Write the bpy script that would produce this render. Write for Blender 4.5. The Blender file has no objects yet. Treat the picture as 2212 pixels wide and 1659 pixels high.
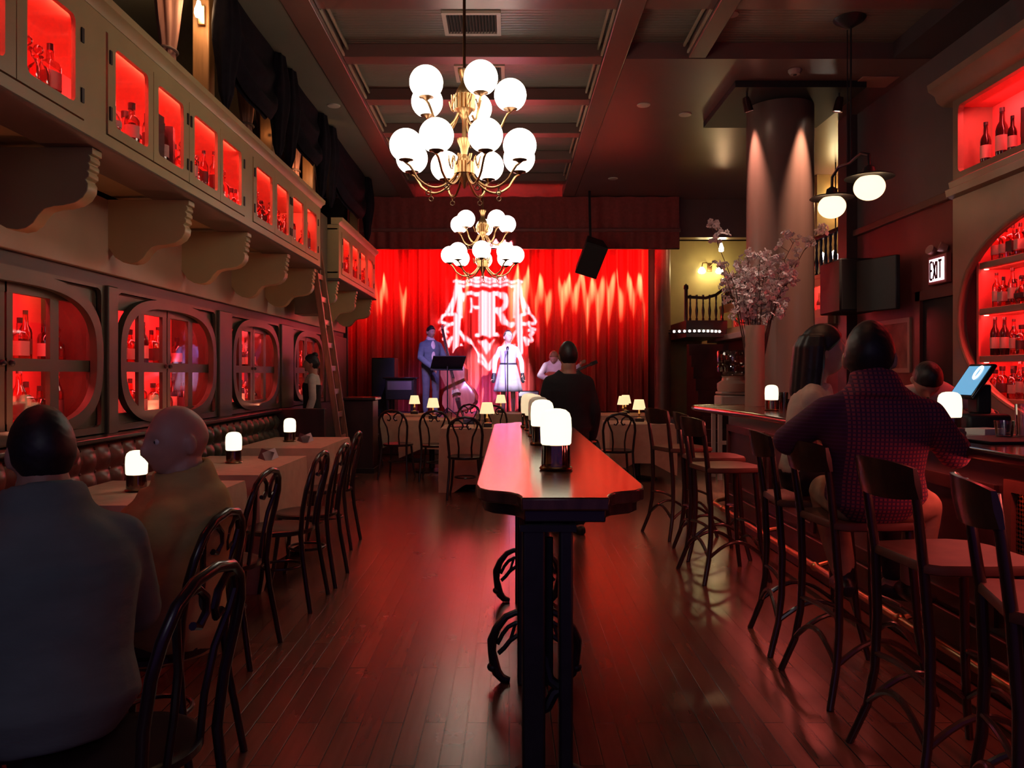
import bpy, math, random
import numpy as np
from mathutils import Vector, Matrix, Euler
V = Vector
PI = math.pi
random.seed(7)
SC = bpy.context.scene
COL = SC.collection
HC = 1.4                      # eye height of the photograph


# ------------------------------------------------------------------ materials
MATS = {}


def M(name, col=(.5, .5, .5), rough=.5, metal=0., var=0., scale=6., stretch=(1, 1, 1), bump=0., emit=None, es=0.,
      spec=.5, coat=0., sheen=0.):
    if name in MATS:
        return MATS[name]
    m = bpy.data.materials.new(name)
    m.use_nodes = True
    nt = m.node_tree
    b = nt.nodes['Principled BSDF']
    b.inputs['Base Color'].default_value = (*col, 1)
    b.inputs['Roughness'].default_value = rough
    b.inputs['Metallic'].default_value = metal
    b.inputs['Specular IOR Level'].default_value = spec
    b.inputs['Coat Weight'].default_value = coat
    b.inputs['Coat Roughness'].default_value = .15
    b.inputs['Sheen Weight'].default_value = sheen
    if emit:
        b.inputs['Emission Color'].default_value = (*emit, 1)
        b.inputs['Emission Strength'].default_value = es
    if var or bump:
        tc = nt.nodes.new('ShaderNodeTexCoord')
        mp = nt.nodes.new('ShaderNodeMapping')
        mp.inputs['Scale'].default_value = stretch
        nz = nt.nodes.new('ShaderNodeTexNoise')
        nz.inputs['Scale'].default_value = scale
        nz.inputs['Detail'].default_value = 5
        nt.links.new(tc.outputs['Object'], mp.inputs['Vector'])
        nt.links.new(mp.outputs['Vector'], nz.inputs['Vector'])
        if var:
            cr = nt.nodes.new('ShaderNodeValToRGB')
            cr.color_ramp.elements[0].position = .3
            cr.color_ramp.elements[1].position = .7
            cr.color_ramp.elements[0].color = (*[c * (1 - var) for c in col], 1)
            cr.color_ramp.elements[1].color = (*[min(1, c * (1 + var)) for c in col], 1)
            nt.links.new(nz.outputs['Fac'], cr.inputs['Fac'])
            nt.links.new(cr.outputs['Color'], b.inputs['Base Color'])
        if bump:
            bp = nt.nodes.new('ShaderNodeBump')
            bp.inputs['Strength'].default_value = bump
            bp.inputs['Distance'].default_value = .01
            nt.links.new(nz.outputs['Fac'], bp.inputs['Height'])
            nt.links.new(bp.outputs['Normal'], b.inputs['Normal'])
    MATS[name] = m
    return m


def glass(name, tint=(1, 1, 1), refl=.12, rough=.03, edge=.75):
    """thin-walled glass: tinted see-through with mirror glints"""
    if name in MATS:
        return MATS[name]
    m = bpy.data.materials.new(name)
    m.use_nodes = True
    nt = m.node_tree
    nt.nodes.clear()
    out = nt.nodes.new('ShaderNodeOutputMaterial')
    mix = nt.nodes.new('ShaderNodeMixShader')
    tr = nt.nodes.new('ShaderNodeBsdfTransparent')
    gl = nt.nodes.new('ShaderNodeBsdfGlossy')
    lw = nt.nodes.new('ShaderNodeLayerWeight')
    mth = nt.nodes.new('ShaderNodeMath')
    mth.operation = 'MULTIPLY_ADD'
    mth.inputs[1].default_value = edge
    mth.inputs[2].default_value = refl
    mth.use_clamp = True
    lw.inputs['Blend'].default_value = .25
    tr.inputs['Color'].default_value = (*tint, 1)
    gl.inputs['Roughness'].default_value = rough
    gl.inputs['Color'].default_value = (.95, .95, .95, 1)
    L = nt.links.new
    L(lw.outputs['Fresnel'], mth.inputs[0])
    L(mth.outputs[0], mix.inputs['Fac'])
    L(tr.outputs[0], mix.inputs[1])
    L(gl.outputs[0], mix.inputs[2])
    L(mix.outputs[0], out.inputs['Surface'])
    MATS[name] = m
    return m


def plank_mat():
    m = M('floor_planks', (.1, .04, .03), .3, spec=.8)
    nt = m.node_tree
    b = nt.nodes['Principled BSDF']
    tc = nt.nodes.new('ShaderNodeTexCoord')
    mp = nt.nodes.new('ShaderNodeMapping')
    mp.inputs['Rotation'].default_value = (0, 0, PI / 2)
    br = nt.nodes.new('ShaderNodeTexBrick')
    br.inputs['Scale'].default_value = 1
    br.inputs['Brick Width'].default_value = .95
    br.inputs['Row Height'].default_value = .085
    br.inputs['Mortar Size'].default_value = .003
    br.inputs['Mortar Smooth'].default_value = .3
    br.inputs['Color1'].default_value = (.2, .075, .046, 1)
    br.inputs['Color2'].default_value = (.125, .045, .03, 1)
    br.inputs['Mortar'].default_value = (.012, .005, .004, 1)
    br.offset = .37
    L = nt.links.new
    L(tc.outputs['Object'], mp.inputs['Vector'])
    L(mp.outputs['Vector'], br.inputs['Vector'])
    mp2 = nt.nodes.new('ShaderNodeMapping')
    mp2.inputs['Scale'].default_value = (9, .8, 1)
    nz = nt.nodes.new('ShaderNodeTexNoise')
    nz.inputs['Scale'].default_value = 3
    nz.inputs['Detail'].default_value = 6
    L(tc.outputs['Object'], mp2.inputs['Vector'])
    L(mp2.outputs['Vector'], nz.inputs['Vector'])
    mx = nt.nodes.new('ShaderNodeMix')
    mx.data_type = 'RGBA'
    mx.blend_type = 'MULTIPLY'
    mx.inputs['Factor'].default_value = .4
    L(br.outputs['Color'], mx.inputs['A'])
    cr = nt.nodes.new('ShaderNodeValToRGB')
    cr.color_ramp.elements[0].position = .3
    cr.color_ramp.elements[0].color = (.45, .42, .4, 1)
    cr.color_ramp.elements[1].position = .75
    cr.color_ramp.elements[1].color = (1, 1, 1, 1)
    L(nz.outputs['Fac'], cr.inputs['Fac'])
    L(cr.outputs['Color'], mx.inputs['B'])
    L(mx.outputs['Result'], b.inputs['Base Color'])
    nz2 = nt.nodes.new('ShaderNodeTexNoise')
    nz2.inputs['Scale'].default_value = 2.2
    nz2.inputs['Detail'].default_value = 4
    L(tc.outputs['Object'], nz2.inputs['Vector'])
    mr = nt.nodes.new('ShaderNodeMapRange')
    mr.inputs['From Min'].default_value = .3
    mr.inputs['From Max'].default_value = .7
    mr.inputs['To Min'].default_value = .26
    mr.inputs['To Max'].default_value = .275
    L(nz2.outputs['Fac'], mr.inputs['Value'])
    L(mr.outputs['Result'], b.inputs['Roughness'])
    bp = nt.nodes.new('ShaderNodeBump')
    bp.inputs['Strength'].default_value = .35
    bp.inputs['Distance'].default_value = .004
    iv = nt.nodes.new('ShaderNodeMath')
    iv.operation = 'SUBTRACT'
    iv.inputs[0].default_value = 1
    L(br.outputs['Fac'], iv.inputs[1])
    L(iv.outputs[0], bp.inputs['Height'])
    L(bp.outputs['Normal'], b.inputs['Normal'])
    return m


def bead_mat(name, col, axis, pitch=.05, rough=.4):
    """painted beadboard: thin parallel grooves"""
    m = M(name, col, rough)
    nt = m.node_tree
    b = nt.nodes['Principled BSDF']
    tc = nt.nodes.new('ShaderNodeTexCoord')
    wv = nt.nodes.new('ShaderNodeTexWave')
    wv.bands_direction = axis
    wv.inputs['Scale'].default_value = 2 * PI / pitch / 20
    wv.inputs['Distortion'].default_value = 0
    nt.links.new(tc.outputs['Object'], wv.inputs['Vector'])
    cr = nt.nodes.new('ShaderNodeValToRGB')
    cr.color_ramp.elements[0].position = .0
    cr.color_ramp.elements[0].color = (0, 0, 0, 1)
    cr.color_ramp.elements[1].position = .25
    cr.color_ramp.elements[1].color = (1, 1, 1, 1)
    nt.links.new(wv.outputs['Color'], cr.inputs['Fac'])
    bp = nt.nodes.new('ShaderNodeBump')
    bp.inputs['Strength'].default_value = .8
    bp.inputs['Distance'].default_value = .006
    nt.links.new(cr.outputs['Color'], bp.inputs['Height'])
    nt.links.new(bp.outputs['Normal'], b.inputs['Normal'])
    return m


def check_mat(name, c1, c2, c3, size):
    """small checked shirt cloth"""
    m = M(name, c1, .9)
    nt = m.node_tree
    b = nt.nodes['Principled BSDF']
    tc = nt.nodes.new('ShaderNodeTexCoord')
    sp = nt.nodes.new('ShaderNodeSeparateXYZ')
    nt.links.new(tc.outputs['Object'], sp.inputs[0])

    def lines(sock):
        a = nt.nodes.new('ShaderNodeMath')
        a.operation = 'MODULO'
        a.inputs[1].default_value = size
        ad = nt.nodes.new('ShaderNodeMath')
        ad.operation = 'ADD'
        ad.inputs[1].default_value = 10 * size
        g = nt.nodes.new('ShaderNodeMath')
        g.operation = 'LESS_THAN'
        g.inputs[1].default_value = size * .38
        nt.links.new(sock, ad.inputs[0])
        nt.links.new(ad.outputs[0], a.inputs[0])
        nt.links.new(a.outputs[0], g.inputs[0])
        return g.outputs[0]
    m1 = nt.nodes.new('ShaderNodeMix')
    m1.data_type = 'RGBA'
    m1.inputs['A'].default_value = (*c1, 1)
    m1.inputs['B'].default_value = (*c2, 1)
    m2 = nt.nodes.new('ShaderNodeMix')
    m2.data_type = 'RGBA'
    m2.inputs['B'].default_value = (*c3, 1)
    nt.links.new(lines(sp.outputs['X']), m1.inputs['Factor'])
    nt.links.new(lines(sp.outputs['Z']), m2.inputs['Factor'])
    nt.links.new(m1.outputs['Result'], m2.inputs['A'])
    nt.links.new(m2.outputs['Result'], b.inputs['Base Color'])
    return m


def shade_mat(name, col, es):
    """glowing frosted lamp shade (a lamp)"""
    return M(name, (.8, .75, .68), .5, emit=col, es=es)


# ------------------------------------------------------------------ mesh builder
class MB:
    def __init__(s):
        s.v = []
        s.f = []

    def add(s, vs, fs):
        o = len(s.v)
        s.v += [tuple(v) for v in vs]
        s.f += [tuple(i + o for i in f) for f in fs]
        return s

    def box(s, x0, x1, y0, y1, z0, z1):
        vs = [(x, y, z) for x in (x0, x1) for y in (y0, y1) for z in (z0, z1)]
        fs = [(0, 1, 3, 2), (4, 6, 7, 5), (0, 4, 5, 1), (2, 3, 7, 6), (0, 2, 6, 4), (1, 5, 7, 3)]
        return s.add(vs, fs)

    def obox(s, c, size, rot=(0, 0, 0)):
        m = Matrix.Translation(c) @ Euler(rot).to_matrix().to_4x4()
        h = [d / 2 for d in size]
        vs = [m @ V((x, y, z)) for x in (-h[0], h[0]) for y in (-h[1], h[1]) for z in (-h[2], h[2])]
        fs = [(0, 1, 3, 2), (4, 6, 7, 5), (0, 4, 5, 1), (2, 3, 7, 6), (0, 2, 6, 4), (1, 5, 7, 3)]
        return s.add(vs, fs)

    def bar(s, a, b, w, t, side=V((0, 0, 1))):
        a, b = V(a), V(b)
        d = (b - a).normalized()
        u = d.cross(V(side))
        if u.length < 1e-4:
            u = d.cross(V((1, 0, 0)))
        u.normalize()
        n = d.cross(u)
        vs = [p + u * (i * w / 2) + n * (j * t / 2) for p in (a, b) for i, j in ((-1, -1), (1, -1), (1, 1), (-1, 1))]
        return s.add(vs, [(3, 2, 1, 0), (4, 5, 6, 7)] + [(i, (i + 1) % 4, 4 + (i + 1) % 4, 4 + i) for i in range(4)])

    def tube(s, pts, r, n=8, closed=False, flat=1.0, up=None):
        pts = [V(p) for p in pts]
        k = len(pts)
        rs = r if isinstance(r, (list, tuple)) else [r] * k
        T = []
        for i in range(k):
            if closed:
                t = pts[(i + 1) % k] - pts[i - 1]
            else:
                t = pts[min(i + 1, k - 1)] - pts[max(i - 1, 0)]
            T.append(t.normalized())
        u = V(up) if up is not None else (V((0, 0, 1)) if abs(T[0].z) < .9 else V((1, 0, 0)))
        rings = []
        for i in range(k):
            u = (u - T[i] * u.dot(T[i]))
            if u.length < 1e-5:
                u = T[i].orthogonal()
            u.normalize()
            w = T[i].cross(u)
            rings.append([pts[i] + (u * math.cos(2 * PI * j / n) * flat + w * math.sin(2 * PI * j / n)) * rs[i] for j in range(n)])
        return s.loft(rings, closed)

    def loft(s, rings, closed=False, cap=True):
        n = len(rings[0])
        vs = [p for r in rings for p in r]
        k = len(rings)
        fs = []
        for i in range(k if closed else k - 1):
            a, b = i * n, ((i + 1) % k) * n
            for j in range(n):
                fs.append((a + j, a + (j + 1) % n, b + (j + 1) % n, b + j))
        if not closed and cap:
            fs.append(tuple(range(n - 1, -1, -1)))
            fs.append(tuple((k - 1) * n + j for j in range(n)))
        return s.add(vs, fs)

    def lathe(s, prof, n=24, c=(0, 0, 0), cap=True):
        c = V(c)
        rings = [[c + V((r * math.cos(2 * PI * j / n), r * math.sin(2 * PI * j / n), z)) for j in range(n)] for r, z in prof]
        return s.loft(rings, False, cap)

    def ell(s, c, r, n=16, k=10, rot=None):
        c = V(c)
        r = (r, r, r) if isinstance(r, (int, float)) else r
        R = rot if rot is not None else Matrix.Identity(3)
        rings = []
        for i in range(k + 1):
            a = PI * (i + .02 * (i == 0) - .02 * (i == k)) / k
            rings.append([c + R @ V((r[0] * math.sin(a) * math.cos(2 * PI * j / n), r[1] * math.sin(a) * math.sin(2 * PI * j / n), -r[2] * math.cos(a))) for j in range(n)])
        return s.loft(rings)

    def prism(s, poly, a0, a1, axis='y'):
        """extrude a 2-D polygon; axis is the extrusion axis"""
        def P(p, a):
            return {'x': (a, p[0], p[1]), 'y': (p[0], a, p[1]), 'z': (p[0], p[1], a)}[axis]
        n = len(poly)
        vs = [P(p, a0) for p in poly] + [P(p, a1) for p in poly]
        fs = [tuple(range(n)), tuple(range(2 * n - 1, n - 1, -1))]
        fs += [(i, n + i, n + (i + 1) % n, (i + 1) % n) for i in range(n)]
        return s.add(vs, fs)

    def ring(s, outer, inner, a0, a1, axis='x'):
        """plate with a hole: outer and inner loops carry the same number of points"""
        def P(p, a):
            return {'x': (a, p[0], p[1]), 'y': (p[0], a, p[1]), 'z': (p[0], p[1], a)}[axis]
        n = len(outer)
        vs = [P(p, a0) for p in outer] + [P(p, a0) for p in inner] + [P(p, a1) for p in outer] + [P(p, a1) for p in inner]
        fs = []
        for i in range(n):
            j = (i + 1) % n
            fs += [(i, j, n + j, n + i), (2 * n + i, 3 * n + i, 3 * n + j, 2 * n + j),
                   (i, 2 * n + i, 2 * n + j, j), (n + i, n + j, 3 * n + j, 3 * n + i)]
        return s.add(vs, fs)

    def grid(s, fn, nu, nv):
        vs = [fn(i / nu, j / nv) for j in range(nv + 1) for i in range(nu + 1)]
        w = nu + 1
        return s.add(vs, [(j * w + i, j * w + i + 1, (j + 1) * w + i + 1, (j + 1) * w + i) for j in range(nv) for i in range(nu)])

    def mesh(s, name, mat, sharp=40):
        me = bpy.data.meshes.new(name)
        me.from_pydata(s.v, [], s.f)
        me.materials.append(mat)
        import bmesh
        bm = bmesh.new()
        bm.from_mesh(me)
        bmesh.ops.recalc_face_normals(bm, faces=bm.faces)
        bm.to_mesh(me)
        bm.free()
        me.polygons.foreach_set('use_smooth', [True] * len(me.polygons))
        me.set_sharp_from_angle(angle=math.radians(sharp))
        return me

    def build(s, name, mat, parent=None, bevel=0, sharp=40, kind=None):
        o = bpy.data.objects.new(name, s.mesh(name, mat, sharp))
        COL.objects.link(o)
        if parent:
            o.parent = parent
        if bevel:
            b = o.modifiers.new('b', 'BEVEL')
            b.width = bevel
            b.segments = 2
            b.limit_method = 'ANGLE'
            b.angle_limit = math.radians(40)
        if kind:
            o['kind'] = kind
        return o


def tag(o, label, cat, group=None):
    o['label'] = label
    o['category'] = cat
    if group:
        o['group'] = group
    return o


def thing(name, label, cat, loc=(0, 0, 0), rz=0., group=None):
    o = bpy.data.objects.new(name, None)
    o.empty_display_size = .1
    COL.objects.link(o)
    o.location = loc
    o.rotation_euler = (0, 0, rz)
    return tag(o, label, cat, group)


def dup(root, loc, rz=None, label=None, group=None, scale=None):
    def cp(o, par):
        c = o.copy()
        COL.objects.link(c)
        if par:
            c.parent = par
        for ch in list(o.children):
            cp(ch, c)
        return c
    r = cp(root, None)
    r.location = loc
    if rz is not None:
        r.rotation_euler = (0, 0, rz)
    if scale:
        r.scale = scale
    if label:
        r['label'] = label
    if group:
        r['group'] = group
    return r


def struct(name, mb, mat, bevel=0):
    return mb.build(name, mat, None, bevel, kind='structure')


def rot2(pts, c, a):
    ca, sa = math.cos(a), math.sin(a)
    return [(c[0] + (p[0] - c[0]) * ca - (p[1] - c[1]) * sa, c[1] + (p[0] - c[0]) * sa + (p[1] - c[1]) * ca) for p in pts]


def rrect(u0, u1, v0, v1, r, n=5):
    out = []
    for cu, cv, a0 in ((u1 - r, v1 - r, 0), (u0 + r, v1 - r, 90), (u0 + r, v0 + r, 180), (u1 - r, v0 + r, 270)):
        for i in range(n + 1):
            a = math.radians(a0 + 90 * i / n)
            out.append((cu + r * math.cos(a), cv + r * math.sin(a)))
    return out


def project_rect(inner, u0, u1, v0, v1):
    """outer loop on a rectangle, one point per inner point, corners kept"""
    cu, cv = (u0 + u1) / 2, (v0 + v1) / 2
    hu, hv = (u1 - u0) / 2, (v1 - v0) / 2
    iu = max(abs(p[0] - cu) for p in inner)
    iv = max(abs(p[1] - cv) for p in inner)
    out = []
    for p in inner:
        du, dv = (p[0] - cu) / iu, (p[1] - cv) / iv
        t = 1 / max(abs(du), abs(dv), 1e-6)
        out.append((cu + du * t * hu, cv + dv * t * hv))
    for cx, cy in ((u0, v0), (u0, v1), (u1, v0), (u1, v1)):
        k = min(range(len(out)), key=lambda i: (out[i][0] - cx) ** 2 + (out[i][1] - cy) ** 2)
        out[k] = (cx, cy)
    return out


def light(name, kind, loc, power, col, target=None, size=.1, size_y=None, spot=60, blend=.5, parent=None):
    d = bpy.data.lights.new(name, kind)
    d.energy = power
    d.color = col
    if kind == 'AREA':
        d.size = size
        if size_y:
            d.shape = 'RECTANGLE'          # long side runs level
            d.size = size_y
            d.size_y = size
    else:
        d.shadow_soft_size = size
    if kind == 'SPOT':
        d.spot_size = math.radians(spot)
        d.spot_blend = blend
    o = bpy.data.objects.new(name, d)
    COL.objects.link(o)
    o.location = loc
    if target is not None:
        o.rotation_euler = (V(target) - V(loc)).to_track_quat('-Z', 'Y').to_euler()
    if parent:
        o.parent = parent
    return o


ORD = ['first', 'second', 'third', 'fourth', 'fifth', 'sixth', 'seventh', 'eighth', 'ninth', 'tenth', 'eleventh', 'twelfth', 'thirteenth', 'fourteenth', 'fifteenth', 'sixteenth']

# ------------------------------------------------------------------ palette
BLACKWOOD = M('dark_bentwood', (.022, .012, .012), .28, var=.3, scale=5, coat=.3)
STOOLWOOD = M('stool_wood', (.045, .018, .014), .27, var=.35, scale=7, stretch=(1, 1, .3), coat=.4)
SEATWOOD = M('stool_seat_wood', (.12, .04, .027), .5, var=.3, scale=6, spec=.2)
TABLEWOOD = M('table_wood', (.12, .042, .027), .22, var=.35, scale=9, stretch=(3, .4, 1), bump=.12, coat=.25)
BARWOOD = M('bar_wood', (.15, .045, .03), .16, var=.3, scale=7, stretch=(3, .4, 1), coat=.5)
BARFRONT = M('bar_front_wood', (.045, .016, .015), .38, var=.3, scale=6, stretch=(1, 1, .4))
IRON = M('cast_iron', (.012, .011, .014), .42, var=.3, scale=20)
BRASS = M('brass', (.5, .29, .13), .33, 1., var=.15, scale=18)
DARKBRASS = M('dark_brass', (.2, .1, .05), .3, 1.)
CREAM = M('olive_cream_paint', (.42, .31, .15), .42, var=.06, scale=3)
CREAMIN = M('cabinet_red_lining', (.75, .16, .14), .55, var=.05, scale=4)
GLASSP = glass('cabinet_glass', (.97, .95, .95), .0, .03, .15)
CLOTH = M('tablecloth_linen', (.5, .32, .22), .85, var=.08, scale=12, bump=.15)
BLACK = M('matte_black', (.012, .011, .013), .55, var=.2, scale=30)
BLACKGLOSS = M('gloss_black', (.01, .009, .011), .15)
CANDLESHADE = shade_mat('candle_lamp_glow', (1., .86, .58), .8)
LAMPSHADE = shade_mat('table_lamp_glow', (1., .72, .36), .55)
GLOBE = shade_mat('opal_globe_glow', (1., .88, .7), 3.2)
PENDGLOBE = shade_mat('pendant_globe_glow', (1., .62, .32), 1.3)
BULB = shade_mat('bulb_glow', (1., .75, .4), 6.)
LAMPBASE = glass('lamp_base_glass', (.6, .4, .3), .16, .05)
CAPMAT = M('bottle_cap_dark', (.03, .012, .012), .35)
PAPER = M('paper', (.75, .72, .7), .8)
# ================================================================== SETTING
FLOORM = plank_mat()
struct('floor', MB().grid(lambda u, v: (-4.2 + 11.4 * u, -1.2 + 19.2 * v, 0), 4, 6), FLOORM)
WALLDK = M('dark_panel_paint', (.045, .035, .035), .5, var=.1, scale=3)
WALLRED = M('wine_wall_paint', (.2, .045, .045), .5, var=.12, scale=1.6)
WALLGREY = M('plum_grey_wall_paint', (.13, .1, .1), .55, var=.12, scale=1.4)
CEILP = bead_mat('ceiling_beadboard', (.2, .165, .13), 'Y', .055, .36)
CEILB = M('beam_paint', (.17, .085, .07), .3, var=.08, scale=2)
CEILF = M('ceiling_gloss_paint', (.16, .085, .075), .3, var=.08, scale=2)
CEILL = M('ceiling_sage_paint', (.19, .17, .125), .4, var=.05, scale=2)
TRIMG = M('gilt_trim_paint', (.42, .33, .22), .35)
ZC, ZP = 4.65, 4.82
struct('ceiling', MB().box(-4.2, 7.2, -1.2, 18, ZP, ZP + .05), CEILP)
struct('ceiling_strip', MB().box(-4.2, -1.98, -1.2, 14.6, ZC, ZP - .002), CEILL)
b = MB().box(-1.978, -1.72, -1.2, 14.6, ZC - .03, ZP - .002)
struct('trim_1', b, CEILB, .008)
b = MB().box(.97, 1.2, -1.2, 14.6, ZC, ZP - .002)
struct('trim_2', b, CEILB, .008)
b = MB().box(1.84, 2.02, -1.2, 8.18, ZC, ZP - .002)
struct('trim_3', b, CEILB, .008)
struct('ceiling_flat', MB().box(1.202, 7.2, 8.2, 18, ZC, ZP - .002), CEILF)
n = 4
for yb in (4.4, 5.75, 7.05, 8.32, 9.6, 10.92, 12.25, 13.6):
    struct('trim_%d' % n, MB().box(-1.718, .968, yb - .1, yb + .1, ZC + .03, ZP - .002), CEILB, .006)
    n += 1
    if yb < 8:
        struct('trim_%d' % n, MB().box(1.202, 1.838, yb - .1, yb + .1, ZC + .03, ZP - .002).box(2.022, 4.3, yb - .1, yb + .1, ZC + .03, ZP - .002), CEILB, .006)
        n += 1
# gilt moulding lines along the panel edges
b = MB()
for x0, sg in ((-1.715, 1), (.965, -1)):
    for k, ya in enumerate((5.86, 7.16, 8.43, 9.71, 11.03, 12.36)):
        for dx, z in ((.012, ZC + .045), (.05, ZC + .11)):
            b.obox((x0 + sg * dx, ya + .53, z), (.02, 1.04, .025))
struct('trim_%d' % n, b, TRIMG)
n += 1
b = MB()
for ya in (7.16,):
    for dx, z in ((.012, ZC + .045), (.05, ZC + .11)):
        b.obox((1.836 - dx, ya + .49, z), (.02, .96, .025))
struct('trim_%d' % n, b, TRIMG)
n += 1
struct('ceiling_edge', MB().box(3.95, 4.4, -1.2, 8.18, ZC, ZP - .002), M('dark_plum_paint', (.07, .045, .05), .5))
struct('wall_back', MB().box(-4.2, 7.2, 17.75, 17.85, 0, ZC), WALLDK)
struct('wall_left', MB().box(-3.6, -3.46, -1.2, 17.75, 0, ZC), WALLDK)
struct('wall_right', MB().box(4.35, 4.45, -1.2, 9.95, 0, 3.16), WALLRED)
struct('wall_right_upper', MB().box(4.35, 4.45, -1.2, 9.95, 3.161, ZC), WALLGREY)
struct('trim_%d' % n, MB().box(4.29, 4.349, 7.25, 9.95, 3.12, 3.2), CEILB, .008)
n += 1
struct('wall_far_right', MB().box(7.0, 7.1, 9.95, 17.75, 0, ZC), M('far_wall_paint', (.22, .12, .07), .6, var=.1, scale=2))
YEL = M('ochre_wall_paint', (.38, .3, .13), .6, var=.08, scale=3)
struct('wall_alcove', MB().box(3.42, 6.99, 17.3, 17.4, 0, 4.3), YEL)
struct('trim_%d' % n, MB().box(3.0, 6.99, 14.8, 15.05, 3.95, ZC - .001), CEILB)
n += 1
struct('pilaster', MB().lathe([(.2, .0), (.2, .25), (.17, .3), (.16, 4.4), (.2, 4.5), (.2, ZC)], 24, (3.16, 16.4, 0)),
       M('pilaster_paint', (.2, .09, .07), .4, var=.1))
# round iron column with the dark ceiling plate round its head
struct('column', MB().lathe([(.42, 0), (.42, .3), (.4, .34), (.385, .4), (.385, ZC - .08)], 48, (3.23, 9.5, 0)),
       M('column_paint', (.15, .09, .075), .36, var=.06, scale=2, stretch=(6, 6, .5)))
struct('column_plate', MB().box(2.5, 3.95, 8.8, 10.25, ZC - .075, ZC - .002), M('column_plate_black', (.012, .011, .012), .6))
struct('post_right', MB().box(4.22, 4.45, 9.96, 10.22, 0, ZC), M('post_paint', (.09, .045, .045), .45))

# door in the right-hand wall, standing dark
b = MB().box(4.335, 4.349, 7.72, 8.34, 0, 2.17)
d = struct('door_1', b, M('door_dark', (.015, .012, .016), .35))
MB().box(4.3, 4.348, 7.62, 7.718, 0, 2.27).box(4.3, 4.348, 8.342, 8.44, 0, 2.27).box(4.3, 4.348, 7.62, 8.44, 2.172, 2.27).build('door_frame', M('door_frame_red', (.14, .035, .035), .4), d)
MB().lathe([(.012, 0), (.012, .04), (.03, .05), (.03, .075), (.01, .085)], 16).build('door_knob', BRASS, d).location = (4.33, 8.26, 1.0)
d.children[-1].rotation_euler = (0, -PI / 2, 0)

# stage platform
STG = M('stage_boards', (.13, .1, .12), .4, var=.25, scale=5, stretch=(3, .4, 1))
struct('stage', MB().box(-3.4, 3.1, 13.95, 17.74, 0, .6).box(-3.42, 3.12, 13.9, 13.95, .54, .62), STG, .01)

# ceiling fittings
def vent(x, y, w, l, label):
    t = thing('ceiling_vent', label, 'vent', (x, y, ZP))
    fr = rrect(-w / 2, w / 2, -l / 2, l / 2, .004, 1)
    fi = rrect(-w / 2 + .04, w / 2 - .04, -l / 2 + .04, l / 2 - .04, .004, 1)
    MB().ring(fr, fi, -.03, -.004, 'z').build('frame', M('vent_frame_cream', (.62, .5, .4), .4), t)
    b = MB()
    for i in range(16):
        xx = -w / 2 + .05 + (w - .1) * i / 15
        b.obox((xx, 0, -.016), (.006, l - .085, .026), (0, .5, 0))
    g = b.build('louvre', M('vent_louvre', (.2, .16, .16), .45), t)
    MB().box(-w / 2 + .03, w / 2 - .03, -l / 2 + .03, l / 2 - .03, -.006, -.003).build('duct', M('duct_black', (.01, .01, .01), .9), t)
vent(-.36, 7.72, .56, .5, 'cream framed air vent in the first ceiling panel above chandelier rod')
vent(-.33, 9.0, .56, .5, 'ceiling vent half hidden behind the front chandelier globes')

def downlight(x, y, z, label, glow=0):
    t = thing('recessed_light', label, 'downlight', (x, y, z))
    MB().lathe([(.05, -.012), (.075, -.01), (.08, 0), (.05, 0)], 24).build('rim', M('downlight_rim', (.5, .42, .34), .35), t)
    MB().lathe([(.0, -.006), (.05, -.006)], 20).build('lens', M('downlight_lens' + str(glow), (.5, .42, .34), .4, emit=(1, .85, .7), es=glow), t)
    return t
downlight(-2.12, 9.62, ZC, 'small round downlight in the sage ceiling strip over dark drapes', .06)
downlight(1.62, 9.6, ZC, 'small round downlight in the red glowing ceiling right of chandelier', .12)
downlight(1.72, 13.2, ZC, 'small faint downlight near the stage valance on the flat ceiling', .06)
t = downlight(2.2, 9.95, ZC, 'small bright white ceiling spot left of the column plate', 12)
light('ceiling_spot_beam', 'SPOT', (2.2, 9.95, ZC - .02), 6, (1, .9, .9), (2.2, 9.95, 0), .03, spot=70, parent=None)
t = thing('smoke_detector', 'small round smoke detector on the ceiling above the column', 'smoke detector', (3.05, 8.5, ZC))
MB().lathe([(.0, -.05), (.05, -.048), (.06, -.03), (.07, -.02), (.072, 0)], 24).build('cover', M('detector_plastic', (.35, .25, .22), .5), t)
MB().lathe([(.0, -.058), (.018, -.056), (.02, -.05)], 12).build('sensor', BLACK, t)
t = thing('access_panel', 'square reddish access panel set in the ceiling near the right wall', 'ceiling panel', (4.05, 8.83, ZC))
MB().box(-.2, .2, -.16, .16, -.012, -.001).build('panel', M('access_panel_paint', (.42, .17, .13), .5), t, .003)

for x, y, p, sp in ((1.66, 2.3, 26, 26), (1.36, 3.9, 34, 24), (2.1, 7.55, 60, 22)):  # last one is an added fitting and spot that brighten the blossoms
    downlight(x, y, ZP - .001, 'recessed downlight over the bar stools, %s' % ('above nearest stool' if y < 3 else 'above the checked shirt man' if y < 5 else 'added to light the vase blossoms'), .1)
    light('stool_and_added_vase_spot', 'SPOT', (x, y, ZP - .03), p, (1, .4, .2) if y < 5 else (1, .75, .65), (x, y, 0) if y < 5 else (2.43, 7.85, 2.2), .04, spot=sp, blend=.9)
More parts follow.
